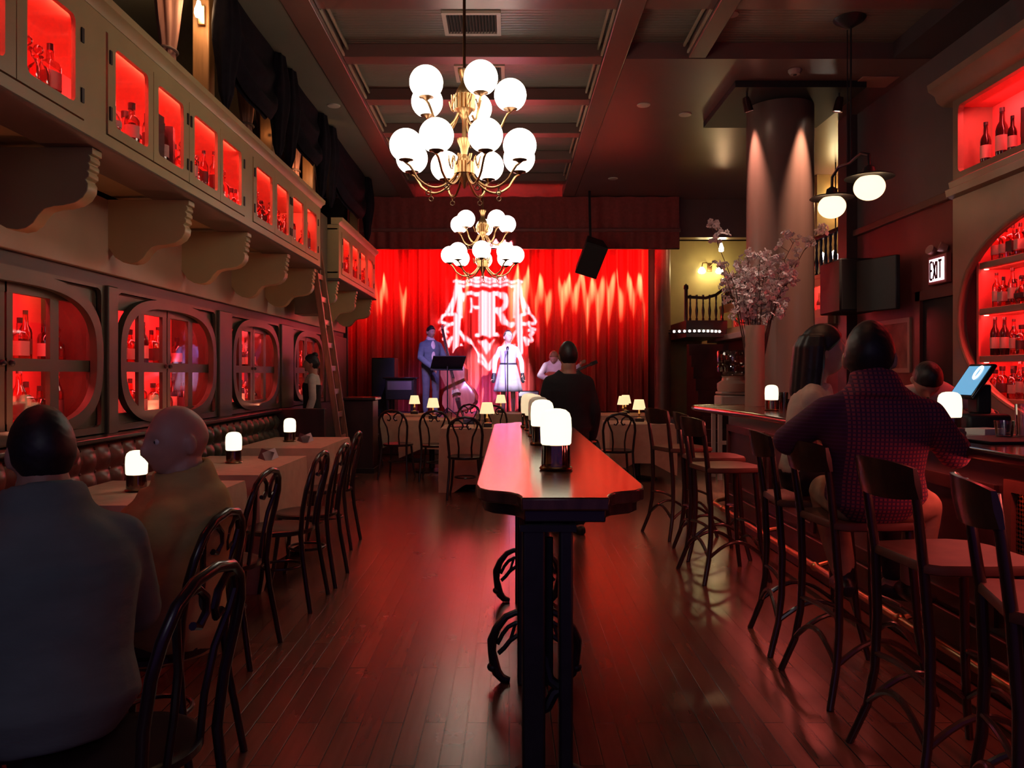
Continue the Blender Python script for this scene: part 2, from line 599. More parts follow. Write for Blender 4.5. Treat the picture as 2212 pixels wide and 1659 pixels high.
# track spots clamped on the plate, washing the column
def spot_lamp(x, y, z, tgt, label):
    t = thing('track_spotlight', label, 'spotlight', (x, y, z), group=None)
    d = (V(tgt) - V((x, y, z))).normalized()
    q = d.to_track_quat('Z', 'Y')
    MB().tube([(0, 0, 0), (0, 0, -.07)], .012, 10).build('stem', BLACK, t)
    h = MB().lathe([(.0, -.07), (.035, -.06), (.045, -.02), (.05, .09), (.056, .1), (.05, .1), (.046, .07), (0, .065)], 24).build('head', M('spot_head_red_black', (.08, .03, .03), .22, .6), t)
    h.location = (0, 0, -.11)
    h.rotation_mode = 'QUATERNION'
    h.rotation_quaternion = q
    MB().lathe([(.0, .086), (.044, .086)], 20).build('lens', M('spot_lens', (1, .9, .8), .3, emit=(1, .8, .6), es=5), h)
    return t
spot_lamp(2.68, 8.98, ZC - .075, (3.1, 9.15, 3.2), 'small track spotlight at the left corner of column plate')
spot_lamp(3.72, 8.98, ZC - .075, (3.5, 9.2, 3.2), 'bright small track spotlight at the right corner of column plate')
light('column_wash', 'SPOT', (3.38, 9.02, ZC - .09), 500, (1, .56, .36), (3.385, 9.125, ZC - 2.1), .02, spot=32, blend=1)
light('column_wash', 'SPOT', (2.775, 9.3, ZC - .09), 330, (1, .5, .36), (2.875, 9.345, ZC - 2.1), .02, spot=34, blend=1)

# ================================================================== LEFT SIDE
XF = -2.35                  # face of the hanging cabinets
def pane_hole(c, w, z0, z1, r):
    return rrect(c - w / 2, c + w / 2, z0, z1, r, 6)

BOTSPOTS = []               # (x, y, z, height class, place words, seed)

def hanging_cabinet(y0, y1, groups, label, depth=.62, lights=3):
    t = thing('display_cabinet', label, 'cabinet', (0, 0, 0))
    xb = XF - depth
    # carcass: floor board, top, ends, red lined back
    b = MB().box(xb, XF - .02, y0, y1, 2.73, 2.82).box(xb, XF - .02, y0, y1, 3.4, 3.47).box(xb, XF - .02, y0, y0 + .03, 2.8, 3.42).box(xb, XF - .02, y1 - .03, y1, 2.8, 3.42)
    b.build('body', CREAM, t)
    MB().box(xb - .012, xb, y0, y1, 2.76, 3.46).build('back_panel', CREAMIN, t)
    # face board between and around the doors
    f = MB().box(XF - .02, XF, y0, y1, 2.73, 2.8).box(XF - .02, XF, y0, y1, 3.4, 3.5)
    edges = [y0] + [e for g in groups for e in (g[0][0] - .1, g[-1][1] + .1)] + [y1]
    for i in range(0, len(edges), 2):
        if edges[i + 1] - edges[i] > .004:
            f.box(XF - .02, XF, edges[i], edges[i + 1], 2.8, 3.4)
    f.build('face', CREAM, t)
    MB().prism([(XF - .1, 3.47), (XF + .005, 3.47), (XF + .02, 3.5), (XF + .055, 3.52), (XF + .06, 3.56), (XF - .1, 3.56)], y0 - .03, y1 + .03, 'y').build('cornice', CREAM, t)
    MB().prism([(XF - .3, 2.73), (XF - .3, 2.7), (XF + .015, 2.7), (XF + .03, 2.712), (XF + .015, 2.73)], y0, y1, 'y').build('base_moulding', M('moulding_dark', (.13, .09, .07), .4), t)
    for g in groups:
        mids = [g[0][0] - .095] + [(g[i][1] + g[i + 1][0]) / 2 for i in range(len(g) - 1)] + [g[-1][1] + .095]
        for i, (a, c) in enumerate(g):
            inner = pane_hole((a + c) / 2, c - a, 2.87, 3.34, .035)
            outer = project_rect(inner, mids[i] + .004, mids[i + 1] - .004, 2.806, 3.394)
            dr = MB().ring(outer, inner, XF - .016, XF + .008, 'x').build('door', CREAM, t, sharp=30)
            MB().box(XF - .012, XF - .008, a - .01, c + .01, 2.86, 3.35).build('pane', GLASSP, dr)
            hy = mids[i] + .03 if i % 2 == 0 else mids[i + 1] - .03
            for hz in (2.93, 3.26):
                MB().box(XF + .006, XF + .016, hy - .012, hy + .012, hz - .04, hz + .04).build('hinge', IRON, dr)
    for k in range(lights):
        L = (y1 - y0) / lights
        yc = y0 + L * (k + .5)
        light('cabinet_strip', 'AREA', (XF - .08, yc, 3.385), 7 * L, (1, .05, .045), (xb - .05, yc, 2.9), .04, L * .92)
    return t

G1 = [[(2.1, 2.55), (2.7, 3.12), (3.27, 3.7), (3.87, 4.3)], [(4.74, 5.17), (5.32, 5.73), (5.93, 6.4), (6.52, 6.97)],
      [(7.39, 7.88), (8.04, 8.46), (8.64, 9.08), (9.25, 9.69)]]
G2 = [[(11.25, 11.75), (11.92, 12.4), (12.6, 13.05), (13.22, 13.7)]]
cab1 = hanging_cabinet(1.9, 9.9, G1, 'long cream hanging cabinet of red-lit glass doors above the banquette')
cab2 = hanging_cabinet(10.98, 13.95, G2, 'short cream hanging cabinet of red-lit glass doors beside the stage curtain', lights=1)
# scrolled brackets under the cabinets
prof = [(.0, 2.7), (.62, 2.7), (.62, 2.66), (.6, 2.655), (.61, 2.64), (.61, 2.62), (.595, 2.61), (.605, 2.595), (.605, 2.575), (.59, 2.565), (.6, 2.55), (.6, 2.53), (.58, 2.515),
        (.595, 2.49), (.59, 2.45), (.565, 2.41), (.52, 2.38), (.46, 2.365), (.4, 2.36), (.345, 2.345), (.31, 2.31), (.28, 2.265), (.24, 2.235), (.19, 2.225), (.13, 2.235), (.07, 2.27), (.03, 2.33), (0, 2.36)]
for cab, ys in ((cab1, (3.25, 4.6, 5.97, 7.3, 8.6, 9.78)), (cab2, (11.1, 12.45, 13.8))):
    for yy in ys:
        MB().prism([(-3.0 + d, z) for d, z in prof], yy - .055, yy + .055, 'y').build('bracket', CREAM, cab, .004)
# plaster frieze behind the brackets
struct('trim_%d' % n, MB().box(-3.45, -2.98, 1.2, 14.5, 2.15, 2.7), M('frieze_plaster', (.45, .3, .2), .5, var=.08, scale=2), .006)
n += 1
struct('trim_%d' % n, MB().box(-3.45, -3.02, 1.2, 14.5, 2.06, 2.149), WALLDK)
n += 1

def superell(c, hw, hh, p, k=56):
    out = []
    for i in range(k):
        a = 2 * PI * i / k
        ca, sa = math.cos(a), math.sin(a)
        out.append((c[0] + hw * math.copysign(abs(ca) ** (2 / p), ca), c[1] + hh * math.copysign(abs(sa) ** (2 / p), sa)))
    return out

FRAMEG = M('cabinet_frame_green', (.07, .055, .035), .42, var=.12, scale=4)
def wall_cabinet(y0, w, label):
    t = thing('wall_cabinet', label, 'cabinet', (0, y0, 0))
    X, xb = -3.0, -3.44
    b = MB().box(xb, X - .02, 0, .03, .99, 2.05).box(xb, X - .02, w - .03, w, .99, 2.05).box(xb, X - .02, 0, w, .97, 1.03).box(xb, X - .02, 0, w, 2.02, 2.058)
    b.build('body', FRAMEG, t)
    MB().box(xb - .012, xb, 0, w, .98, 2.05).build('back_panel', CREAMIN, t)
    MB().box(xb, X - .09, .03, w - .03, 1.455, 1.47).build('shelf', glass('shelf_glass', (.95, .75, .7), .2), t)
    c = (w / 2, 1.51)
    inn = superell(c, w / 2 - .14, .45, 3.0)
    outr = superell(c, w / 2 - .05, .525, 3.0)
    MB().ring(outr, inn, X - .02, X + .03, 'x').build('arched_frame', FRAMEG, t, sharp=30)
    fr = rrect(0, w, .97, 2.055, .002, 2)
    fi = rrect(.045, w - .045, 1.02, 2.03, .05, 2)
    MB().ring(fr, fi, X - .02, X + .012, 'x').build('outer_frame', FRAMEG, t)
    s = w / 2.1
    for k, (a, m, e) in enumerate(((.04, .52, 1.0), (1.02, 1.525, 2.06))):
        a, m, e = a * s, m * s, e * s
        db = MB()
        for p, q in ((a, a + .06), (m - .05, m + .05), (e - .08, e)):
            db.box(X - .06, X - .03, p, q, 1.0, 2.04)
        for p, q in ((1.0, 1.1), (1.42, 1.5), (1.9, 2.04)):
            db.box(X - .062, X - .028, a, e, p, q)
        dr = db.build('door', FRAMEG, t)
        MB().box(X - .046, X - .043, a + .05, e - .05, 1.08, 1.93).build('pane', GLASSP, dr)
        ky = e - .04 if k == 0 else a + .03
        MB().ell((X - .015, ky, 1.47), .02, 12, 8).build('door_latch', IRON, dr)
    light('cabinet_strip', 'AREA', (X - .1, y0 + w / 2, 2.01), 10 * w / 2.1, (1, .045, .05), (xb, y0 + w / 2, 1.35), .04, w * .8)
    light('cabinet_strip', 'AREA', (X - .12, y0 + w / 2, 1.44), 7 * w / 2.1, (1, .05, .05), (xb, y0 + w / 2, 1.1), .04, w * .8)
    light('shelf_puck', 'AREA', (X - .25, y0 + w / 2, 1.036), 4 * w / 2.1, (1, .3, .16), (X - .25, y0 + w / 2, 2), .05, w * .75)
    return t
wall_cabinet(3.78, 2.1, 'arched wall cabinet of red-lit bottles above the dark-haired man in grey')
wall_cabinet(6.04, 2.1, 'arched wall cabinet of red-lit bottles directly above the bald man')
wall_cabinet(8.52, 1.85, 'dim arched wall cabinet of bottles between two thick pilasters')
wall_cabinet(10.95, 1.9, 'arched wall cabinet behind the ladder with lace edge inside its top')
n0 = n
for a, c in ((1.2, 3.77), (5.885, 6.035), (8.145, 8.515), (10.375, 10.945), (12.855, 14.5)):
    struct('trim_%d' % n, MB().box(-3.45, -2.96, a, c, .955, 2.06), FRAMEG, .01)
    n += 1
struct('wainscot_left', MB().box(-3.45, -3.0, 1.2, 14.5, 0, .953), M('wainscot_green', (.06, .055, .04), .45, var=.1), 0)

# tufted banquettes along the wall
def banquette(y0, y1, col, label):
    t = thing('banquette', label, 'banquette', (-3.0, y0, 0))
    w = y1 - y0
    lea = M('leather_' + col[0], col[1], .36, var=.15, scale=10)
    MB().box(.0, .5, 0, w, .02, .3).build('base', BARFRONT, t, .01)
    MB().box(.09, .56, .005, w - .005, .302, .47).build('seat', lea, t, .04)
    nb = max(2, round(w / .2))

    def tuft(u, v):
        y = u * w
        z = .44 + .48 * v
        a = math.cos(PI * (y / .2 + (0))) * math.cos(PI * (z / .16))
        d = abs(a) ** .6
        e = min(1, min(u, 1 - u) * w / .03, min(v, 1 - v) / .08)
        return (.03 + (.05 + .055 * d) * math.sqrt(max(e, 0)), y, z)
    MB().grid(tuft, nb * 10, 30).build('backrest', lea, t, sharp=180)
    bb = MB()
    for j in range(3):
        for i in range(nb):
            z = .56 + .16 * j - .08
            y = (i + .5) * .2 * 1.0
            if y < w - .05:
                bb.ell((.085, y, z + .08), .012, 8, 5)
    bb.build('button', lea, t)['kind'] = 'stuff'
    MB().box(.0, .15, 0, w, .925, .962).build('ledge', BLACKWOOD, t, .008)
    return t
banquette(1.3, 6.9, ('oxblood', (.16, .045, .035)), 'tufted oxblood leather banquette behind the two seated men')
banquette(6.93, 10.0, ('bottle_green', (.05, .045, .03)), 'dark green leather banquette behind the two empty lamp-lit tables')
struct('partition', MB().box(-2.99, -2.32, 10.02, 10.12, 0, .97), BARFRONT, .01)

# ladder leaning on the cabinets
t = thing('ladder', 'tall wooden library ladder leaning beside the hanging cabinets', 'ladder', (-2.1, 10.4, 0))
LAD = M('ladder_wood', (.3, .13, .08), .35, var=.25, scale=8, stretch=(4, 4, .5))
for yy in (-.2, .2):
    MB().bar((0, yy, 0), (-.5, yy, 3.5), .075, .03, (0, 1, 0)).build('rail', LAD, t, .006)
for i in range(11):
    z = .28 + .3 * i
    x = -.5 * z / 3.5
    MB().bar((x, -.19, z), (x, .19, z), .022, .07, (0, 0, 1)).build('rung', LAD, t, .004)
# host stand
t = thing('host_stand', 'dark host stand at the foot of the ladder', 'stand', (-2.13, 11.5, 0))
MB().box(-.2, .2, -.22, .22, .05, 1.03).build('body', BARFRONT, t, .01)
MB().box(-.24, .24, -.26, .26, 1.032, 1.075).build('top', BLACKWOOD, t, .01)
MB().box(-.22, .22, -.24, .24, 0, .07).build('plinth', BLACKWOOD, t, .005)

# gallery above the cabinets: posts, drapes, black swags
struct('gallery_floor', MB().box(-3.45, -2.62, 1.2, 14.4, 3.48, 3.54), WALLDK)
POSTW = M('gallery_post_wood', (.32, .16, .07), .4, var=.2, scale=6, stretch=(4, 4, .5))
for yy in (4.3, 6.75, 8.55, 10.3, 13.3):
    struct('post_left', MB().box(-2.66, -2.52, yy - .07, yy + .07, 3.565, ZC - .001), POSTW, .01)
struct('pilaster_left', MB().box(-2.85, -2.5, 10.55, 10.95, 2.2, 3.56), M('pilaster_left_paint', (.13, .09, .06), .45), .01)
DRAPE = M('gallery_drape_cloth', (.3, .13, .1), .85, var=.15, scale=6, stretch=(6, 6, .4))
def tied_drape(y, label):
    t = thing('tied_drape', label, 'drape', (-2.72, y, 3.56))
    rings = []
    for k in range(15):
        z = 1.085 * k / 14
        r = .05 + .1 * abs(z - .42) ** .8
        rings.append([V((r * .8 * math.cos(a) * (1 + .18 * math.sin(7 * a + k * .2)), r * 1.5 * math.sin(a) * (1 + .18 * math.sin(7 * a + k * .2)), z)) for a in [2 * PI * j / 42 for j in range(42)]])
    MB().loft(rings).build('cloth', DRAPE, t, sharp=80)
    MB().tube([(.062 * math.cos(a), .1 * math.sin(a), .42) for a in [2 * PI * j / 20 for j in range(20)]], .012, 8, True).build('tieback', M('tie_cord', (.12, .06, .05), .7), t)
for yy, lb in ((6.35, 'first tied pinkish drape in the gallery, left of the bare bulb'), (8.25, 'tied drape in the gallery under the first black swag'),
               (8.85, 'tied drape on the gallery post between two black swags'), (10.1, 'tied drape in the gallery at the end of long hanging cabinet')):
    tied_drape(yy, lb)
SWAG = M('black_velvet', (.009, .007, .011), .95, var=.3, scale=12, spec=.1)
def swag(y0, y1, label, x=-2.3, zl=3.82):
    t = thing('swag_valance', label, 'valance', (x, y0, 0))
    L = y1 - y0

    def fn(u, v):
        zb = zl + .42 * abs(2 * u - 1) ** 2.6
        z = ZC - .01 - (ZC - zb) * v
        sag = math.sin(PI * u) * v
        d = .05 * math.sin(v * 16 + 3 * (2 * u - 1) ** 2) * math.sin(PI * min(1, u * 1.02)) * (.3 + v) + .12 * sag
        return (d - .06, u * L, z)
    MB().grid(fn, 40, 30).build('front_cloth', SWAG, t, sharp=180)

    def fn2(u, v):
        p = fn(u, v)
        return (p[0] - .05, p[1], p[2] + .002)
    MB().grid(fn2, 40, 12).build('lining', SWAG, t, sharp=180)
    for e in (.08, L - .08):
        tb = MB()
        tb.loft([[V((jw * .6 * math.cos(a) * (1 + .15 * math.sin(5 * a)) - .04, e + jw * math.sin(a) * (1 + .1 * math.sin(7 * a + k)), ZC - .02 - k * .13)) for a in [2 * PI * j / 36 for j in range(36)]] for k, jw in enumerate((.1, .13, .16, .17, .16, .13, .1, .085, .03))])
        tb.build('jabot', SWAG, t, sharp=80)
swag(6.5, 8.15, 'first large black velvet swag hanging from the ceiling edge over gallery')
swag(8.4, 10.0, 'second black velvet swag between two gallery posts', zl=3.86)
swag(10.35, 13.2, 'last black velvet swag nearest the stage', zl=3.78)
# bare bulb sconce on the gallery post
t = thing('wall_sconce', 'bare glowing bulb sconce on the gallery post at top of picture', 'sconce', (-2.57, 6.66, 4.40), -PI / 2)
MB().obox((0.01, 0, 0), (.02, .06, .16)).build('backplate', BRASS, t, .004)
MB().tube([(.01, 0, .02), (.06, 0, .0), (.07, 0, .05), (.07, 0, .1)], .008, 8).build('arm', BRASS, t)
MB().lathe([(.014, .09), (.02, .06), (.034, .02), (.036, -.01), (.026, -.04), (0, -.052)], 18, (.07, 0, 0)).build('bulb', shade_mat('bare_bulb_glow', (1, .85, .6), 9), t)
light('bulb_light', 'POINT', (-2.50, 6.46, 4.36), 4, (1, .6, .28), size=.05)
light('gallery_lamp', 'POINT', (-2.45, 6.05, 4.3), 1.6, (1, .6, .3), size=.06)
light('gallery_wash', 'SPOT', (-3.25, 7.5, 4.6), 10, (1, .75, .4), (-3.42, 7.45, 3.6), .03, spot=40, blend=.8)
for yy in (8.75, 10.2):
    light('gallery_lamp', 'POINT', (-2.55, yy - .25, 3.95), 2, (1, .5, .22), size=.06)
# ================================================================== STAGE
CURT = M('stage_velvet', (.72, .085, .07), .8, var=.06, scale=30)
def pleat(x):
    return (.085 * math.sin(x * 24 + .9 * math.sin(x * 3.1)) + .04 * math.sin(x * 11 + 1.3 * math.sin(x * 5)) + .02 * math.sin(x * 57))
t = thing('stage_curtain', 'tall red pleated velvet curtain behind the performers', 'curtain', (0, 17, .6))
def half(x0, x1):
    def fn(u, v):
        x = x0 + (x1 - x0) * u
        return (x, pleat(x) * (1.05 - .25 * v), .01 + 3.95 * v)
    return fn
MB().grid(half(-3.45, -.52), 330, 10).build('drape', CURT, t, sharp=180)
MB().grid(half(-.53, 2.98), 390, 10).build('drape', CURT, t, sharp=180)
MB().tube([(-3.5, 0, 3.98), (3.0, 0, 3.98)], .025, 10).build('rod', IRON, t)
# proscenium valance
VALV = M('valance_velvet', (.3, .05, .045), .8, var=.15, scale=20)
t = thing('stage_valance', 'wide dark wine pelmet hanging across the top of the stage', 'valance', (.4, 14.6, 3.7))
def vf(y0):
    def fn(u, v):
        x = -3.35 + 6.05 * u
        return (x, y0 + .025 * math.sin(x * 30) * (1 - v), .94 * v + .006 * math.sin(x * 15))
    return fn
MB().grid(vf(-.08), 420, 6).build('skirt', VALV, t, sharp=180)
MB().box(-3.35, 2.72, -.02, .06, .0, .945).build('board', BARFRONT, t)
MB().box(-3.35, 2.72, -.13, .04, .3, .36).build('rail', M('valance_rail', (.25, .07, .06), .4), t, .01)
struct('trim_%d' % n, MB().box(-4.1, -2.97, 14.62, 14.7, 0, ZC - .002), WALLDK)
n += 1
# batten of little lamps
t = thing('light_batten', 'thin batten with a row of tiny glowing lamps above the curtain', 'stage light', (-1.6, 15.4, 3.88))
MB().box(-1.2, 1.2, -.03, .03, 0, .06).build('bar', IRON, t)
for sx in (-1.1, 1.1):
    MB().tube([(sx, 0, .06), (sx, 0, ZC - 3.881)], .008, 6).build('cable', IRON, t)
for i in range(8):
    MB().ell((-.9 + .11 * i, -.025, -.005), .022, 10, 6).build('lamp', shade_mat('batten_glow', (1, .45, .3), 2.5), t)
# curtain floods
for x in (-2.9, -1.5, -.1, 1.3, 2.6):
    light('red_flood', 'SPOT', (x, 15.3, 4.5), 175, (1, .012, .016), (x * 1.02, 17, 3.5), .12, spot=64, blend=1)
for x, w in ((-2.98, 11), (-2.72, 8), (-2.3, 7), (-1.1, 8), (-.93, 7), (.1, 16), (.32, 12), (.62, 9), (.8, 7), (1.1, 9), (1.24, 8), (1.42, 8), (1.56, 10), (1.72, 8), (1.9, 11), (2.14, 10), (2.32, 8), (2.55, 9), (2.76, 8)):
    light('amber_downlight', 'SPOT', (x, 16.56, 4.55), 900, (1, .8, .36), (x + .03, 16.95, 3.35), .015, spot=w, blend=1)

# ---------------------------------------------------------------- crest projector: lamp + pierced metal gobo
LP = V((.62, 5.55, 4.46))
def crest_mask():
    x0, x1, y0, y1 = 930, 1172, 566, 806
    W, H = 484, 320
    X, Y = np.meshgrid(x0 + (np.arange(W) + .5) * (x1 - x0) / W, y0 + (np.arange(H) + .5) * (y1 - y0) / H)
    m = np.zeros((H, W), bool)
    def c(px, py):
        return 880 + px / 4.61, 560 + py / 4.61
    def st(pts, w):
        nonlocal m
        w = w / 4.61 / 2
        for p, q in zip(pts[:-1], pts[1:]):
            ax, ay = c(*p)
            bx, by = c(*q)
            dx, dy = bx - ax, by - ay
            tt = np.clip(((X - ax) * dx + (Y - ay) * dy) / (dx * dx + dy * dy + 1e-9), 0, 1)
            m |= np.hypot(X - ax - tt * dx, Y - ay - tt * dy) < w
    def poly(pts):
        nonlocal m
        P = [c(*p) for p in pts]
        ins = np.zeros_like(m)
        for (ax, ay), (bx, by) in zip(P, P[1:] + P[:1]):
            if ay == by:
                continue
            cond = ((ay > Y) != (by > Y)) & (X < (bx - ax) * (Y - ay) / (by - ay) + ax)
            ins ^= cond
        m |= ins
    def arc(cx, cy, rx, ry, a0, a1, w):
        st([(cx + rx * math.cos(math.radians(a0 + (a1 - a0) * i / 16)), cy + ry * math.sin(math.radians(a0 + (a1 - a0) * i / 16))) for i in range(17)], w)
    # crown
    poly([(660, 85), (690, 120), (720, 80), (750, 130), (790, 70), (830, 130), (880, 80), (915, 125), (960, 90), (985, 200), (640, 200)])
    # head bar
    st([(470, 222), (1135, 222)], 26)
    st([(490, 262), (1110, 262)], 24)
    # side lambrequins
    for s in (1, -1):
        f = lambda pts: [(p[0], p[1]) if s == 1 else (1606 - p[0], p[1]) for p in pts]
        st(f([(492, 240), (470, 380), (395, 530)]), 30)
        poly(f([(500, 270), (545, 270), (530, 570), (490, 540)]))
        st(f([(500, 300), (440, 530)]), 22)
        st(f([(385, 535), (545, 570)]), 16)
        poly(f([(465, 560), (535, 560), (520, 720), (500, 970), (455, 930)]))
        st(f([(465, 548), (400, 545), (350, 570), (325, 615), (355, 640), (405, 645), (380, 690), (335, 690)]), 24)
        st(f([(405, 650), (455, 640)]), 30)
        st(f([(400, 720), (350, 720), (385, 770), (360, 800), (400, 830), (440, 780), (410, 860)]), 26)
        st(f([(525, 720), (580, 790), (640, 850), (690, 930), (760, 1000), (803, 1070)]), 32)
        st(f([(540, 850), (560, 930), (620, 950), (640, 1010), (700, 990), (760, 1060), (800, 1090)]), 24)
        st(f([(545, 320), (545, 560)]), 12)
    # monogram: shared stem, F arms to one side, R bowl and leg to the other
    poly([(715, 322), (872, 322), (872, 745), (715, 745)])
    st([(690, 752), (900, 752)], 30)
    st([(560, 345), (720, 345)], 34)
    poly([(552, 330), (600, 330), (556, 425)])
    st([(640, 478), (715, 478)], 26)
    poly([(622, 395), (640, 400), (650, 478), (640, 540), (618, 545), (632, 478)])
    st([(860, 345), (905, 345)], 36)
    arc(905, 425, 78, 80, -90, 90, 52)
    st([(860, 505), (905, 505)], 34)
    st([(890, 510), (935, 560), (965, 630), (1005, 655), (1050, 640)], 48)
    # pendant under the monogram
    poly([(700, 795), (740, 830), (780, 800), (820, 830), (868, 795), (830, 880), (785, 950), (745, 885)])
    return m, x0, x1, y0, y1
def build_projector():
    mask, x0, x1, y0, y1 = crest_mask()
    H, W = mask.shape
    YP, GY = 17.0, LP.y + .3
    f = (GY - LP.y) / (YP - LP.y)
    def P(px, py):                     # from crest coordinates on the curtain back to the gobo plate
        x = (px - 1100) / 1720 * YP
        z = HC + (809 - py) / 1720 * YP
        return (LP.x + (x - LP.x) * f, GY, LP.z + (z - LP.z) * f)
    mb = MB()
    for j in range(H):
        a, bq = y0 + (y1 - y0) * j / H, y0 + (y1 - y0) * (j + 1) / H
        row = mask[j]
        i = 0
        while i < W:
            if row[i]:
                i += 1
                continue
            k = i
            while k < W and not row[k]:
                k += 1
            p, q = x0 + (x1 - x0) * i / W, x0 + (x1 - x0) * k / W
            mb.add([P(p, a), P(q, a), P(q, bq), P(p, bq)], [(0, 1, 2, 3)])
            i = k
    bx = 170
    for (p, q, a, bq) in ((x0 - bx, x1 + bx, y0 - bx, y0), (x0 - bx, x1 + bx, y1, y1 + bx), (x0 - bx, x0, y0, y1), (x1, x1 + bx, y0, y1)):
        mb.add([P(p, a), P(q, a), P(q, bq), P(p, bq)], [(0, 1, 2, 3)])
    t = thing('stage_projector', 'black crest projector hung from the ceiling in front of the chandelier', 'projector', (0, 0, 0))
    mb.build('gobo', BLACK, t)
    cx, cz = P(1050, 690)[0], P(1050, 690)[2]
    d = (V((cx, GY, cz)) - LP)
    q = d.to_track_quat('Z', 'Y')
    h = MB().lathe([(.0, -.16), (.06, -.15), (.075, -.1), (.075, .26), (.085, .27), (.085, .42), (.078, .42), (.07, .24), (.06, -.1), (0, -.12)], 28).build('housing', BLACK, t)
    h.location = LP
    h.rotation_mode = 'QUATERNION'
    h.rotation_quaternion = q
    MB().tube([(LP.x, LP.y, LP.z + .06), (LP.x, LP.y, ZP - .03)], .015, 10).build('yoke', IRON, t)
    light('crest_beam', 'SPOT', LP, 46000, (1, .76, 1), (-.494, 17, 2.576), .0006, spot=15, blend=.05)
build_projector()
light('singer_follow_spot', 'SPOT', (1.5, 6.6, 4.5), 4600, (.95, .85, 1), (-.02, 15.2, 1.75), .02, spot=9.5, blend=.45)
light('stage_violet_spot', 'SPOT', (-1.2, 10.9, 4.45), 330, (.45, .28, 1), (-1.0, 15.6, .9), .05, spot=34, blend=.8)
light('stage_violet_spot', 'SPOT', (.3, 10.9, 4.45), 1900, (.35, .22, 1), (-.35, 16.8, .75), .06, spot=15, blend=.9)
light('guitar_spot', 'SPOT', (.3, 10.9, 4.4), 200, (.9, .4, .8), (.8, 15.0, 1.2), .05, spot=15, blend=.8)
light('bass_spot', 'SPOT', (-1.9, 10.9, 4.4), 330, (.8, .45, .8), (-1.1, 15.0, 1.3), .05, spot=20, blend=.8)

# stage gear
t = thing('stage_monitor', 'black speaker cabinet hanging tilted in front of the red curtain', 'speaker', (1.42, 13.9, 3.45))
bm = MB().prism([(-.2, -.19), (.2, -.19), (.15, .19), (-.15, .19)], -.3, .3, 'z')
o = bm.build('cabinet', BLACK, t, .015)
o.rotation_euler = (.5, .28, .15)
g = MB().box(-.17, .17, -.2, -.192, -.27, .27).build('grille', M('speaker_grille', (.02, .018, .02), .7), o)
MB().bar((0, 0, .15), (0, .2, 1.2), .04, .04).build('hanger', IRON, t)
t = thing('floor_speaker', 'tall black speaker standing on the stage in front of the red curtain', 'speaker', (-2.4, 15.4, .6))
MB().box(-.22, .22, -.25, .25, 0, 1.12).build('cabinet', BLACK, t, .02)
MB().box(-.19, .19, -.262, -.252, .05, 1.07).build('grille', MATS['speaker_grille'], t)
t = thing('equipment_rack', 'low black equipment rack on a stand beside the floor speaker', 'rack', (-2.0, 14.75, .6))
for sx in (-.22, .22):
    for sy in (-.2, .2):
        MB().box(sx - .02, sx + .02, sy - .02, sy + .02, 0, .34).build('leg', IRON, t)
MB().box(-.26, .26, -.24, .24, .34, .72).build('case', BLACK, t, .01)
MB().box(-.22, .22, -.25, -.242, .52, .68).build('mixer_face', M('mixer_face_grey', (.2, .17, .2), .4), t)
MB().box(-.3, .3, -.28, .28, .722, .75).build('shelf', BLACKGLOSS, t, .005)

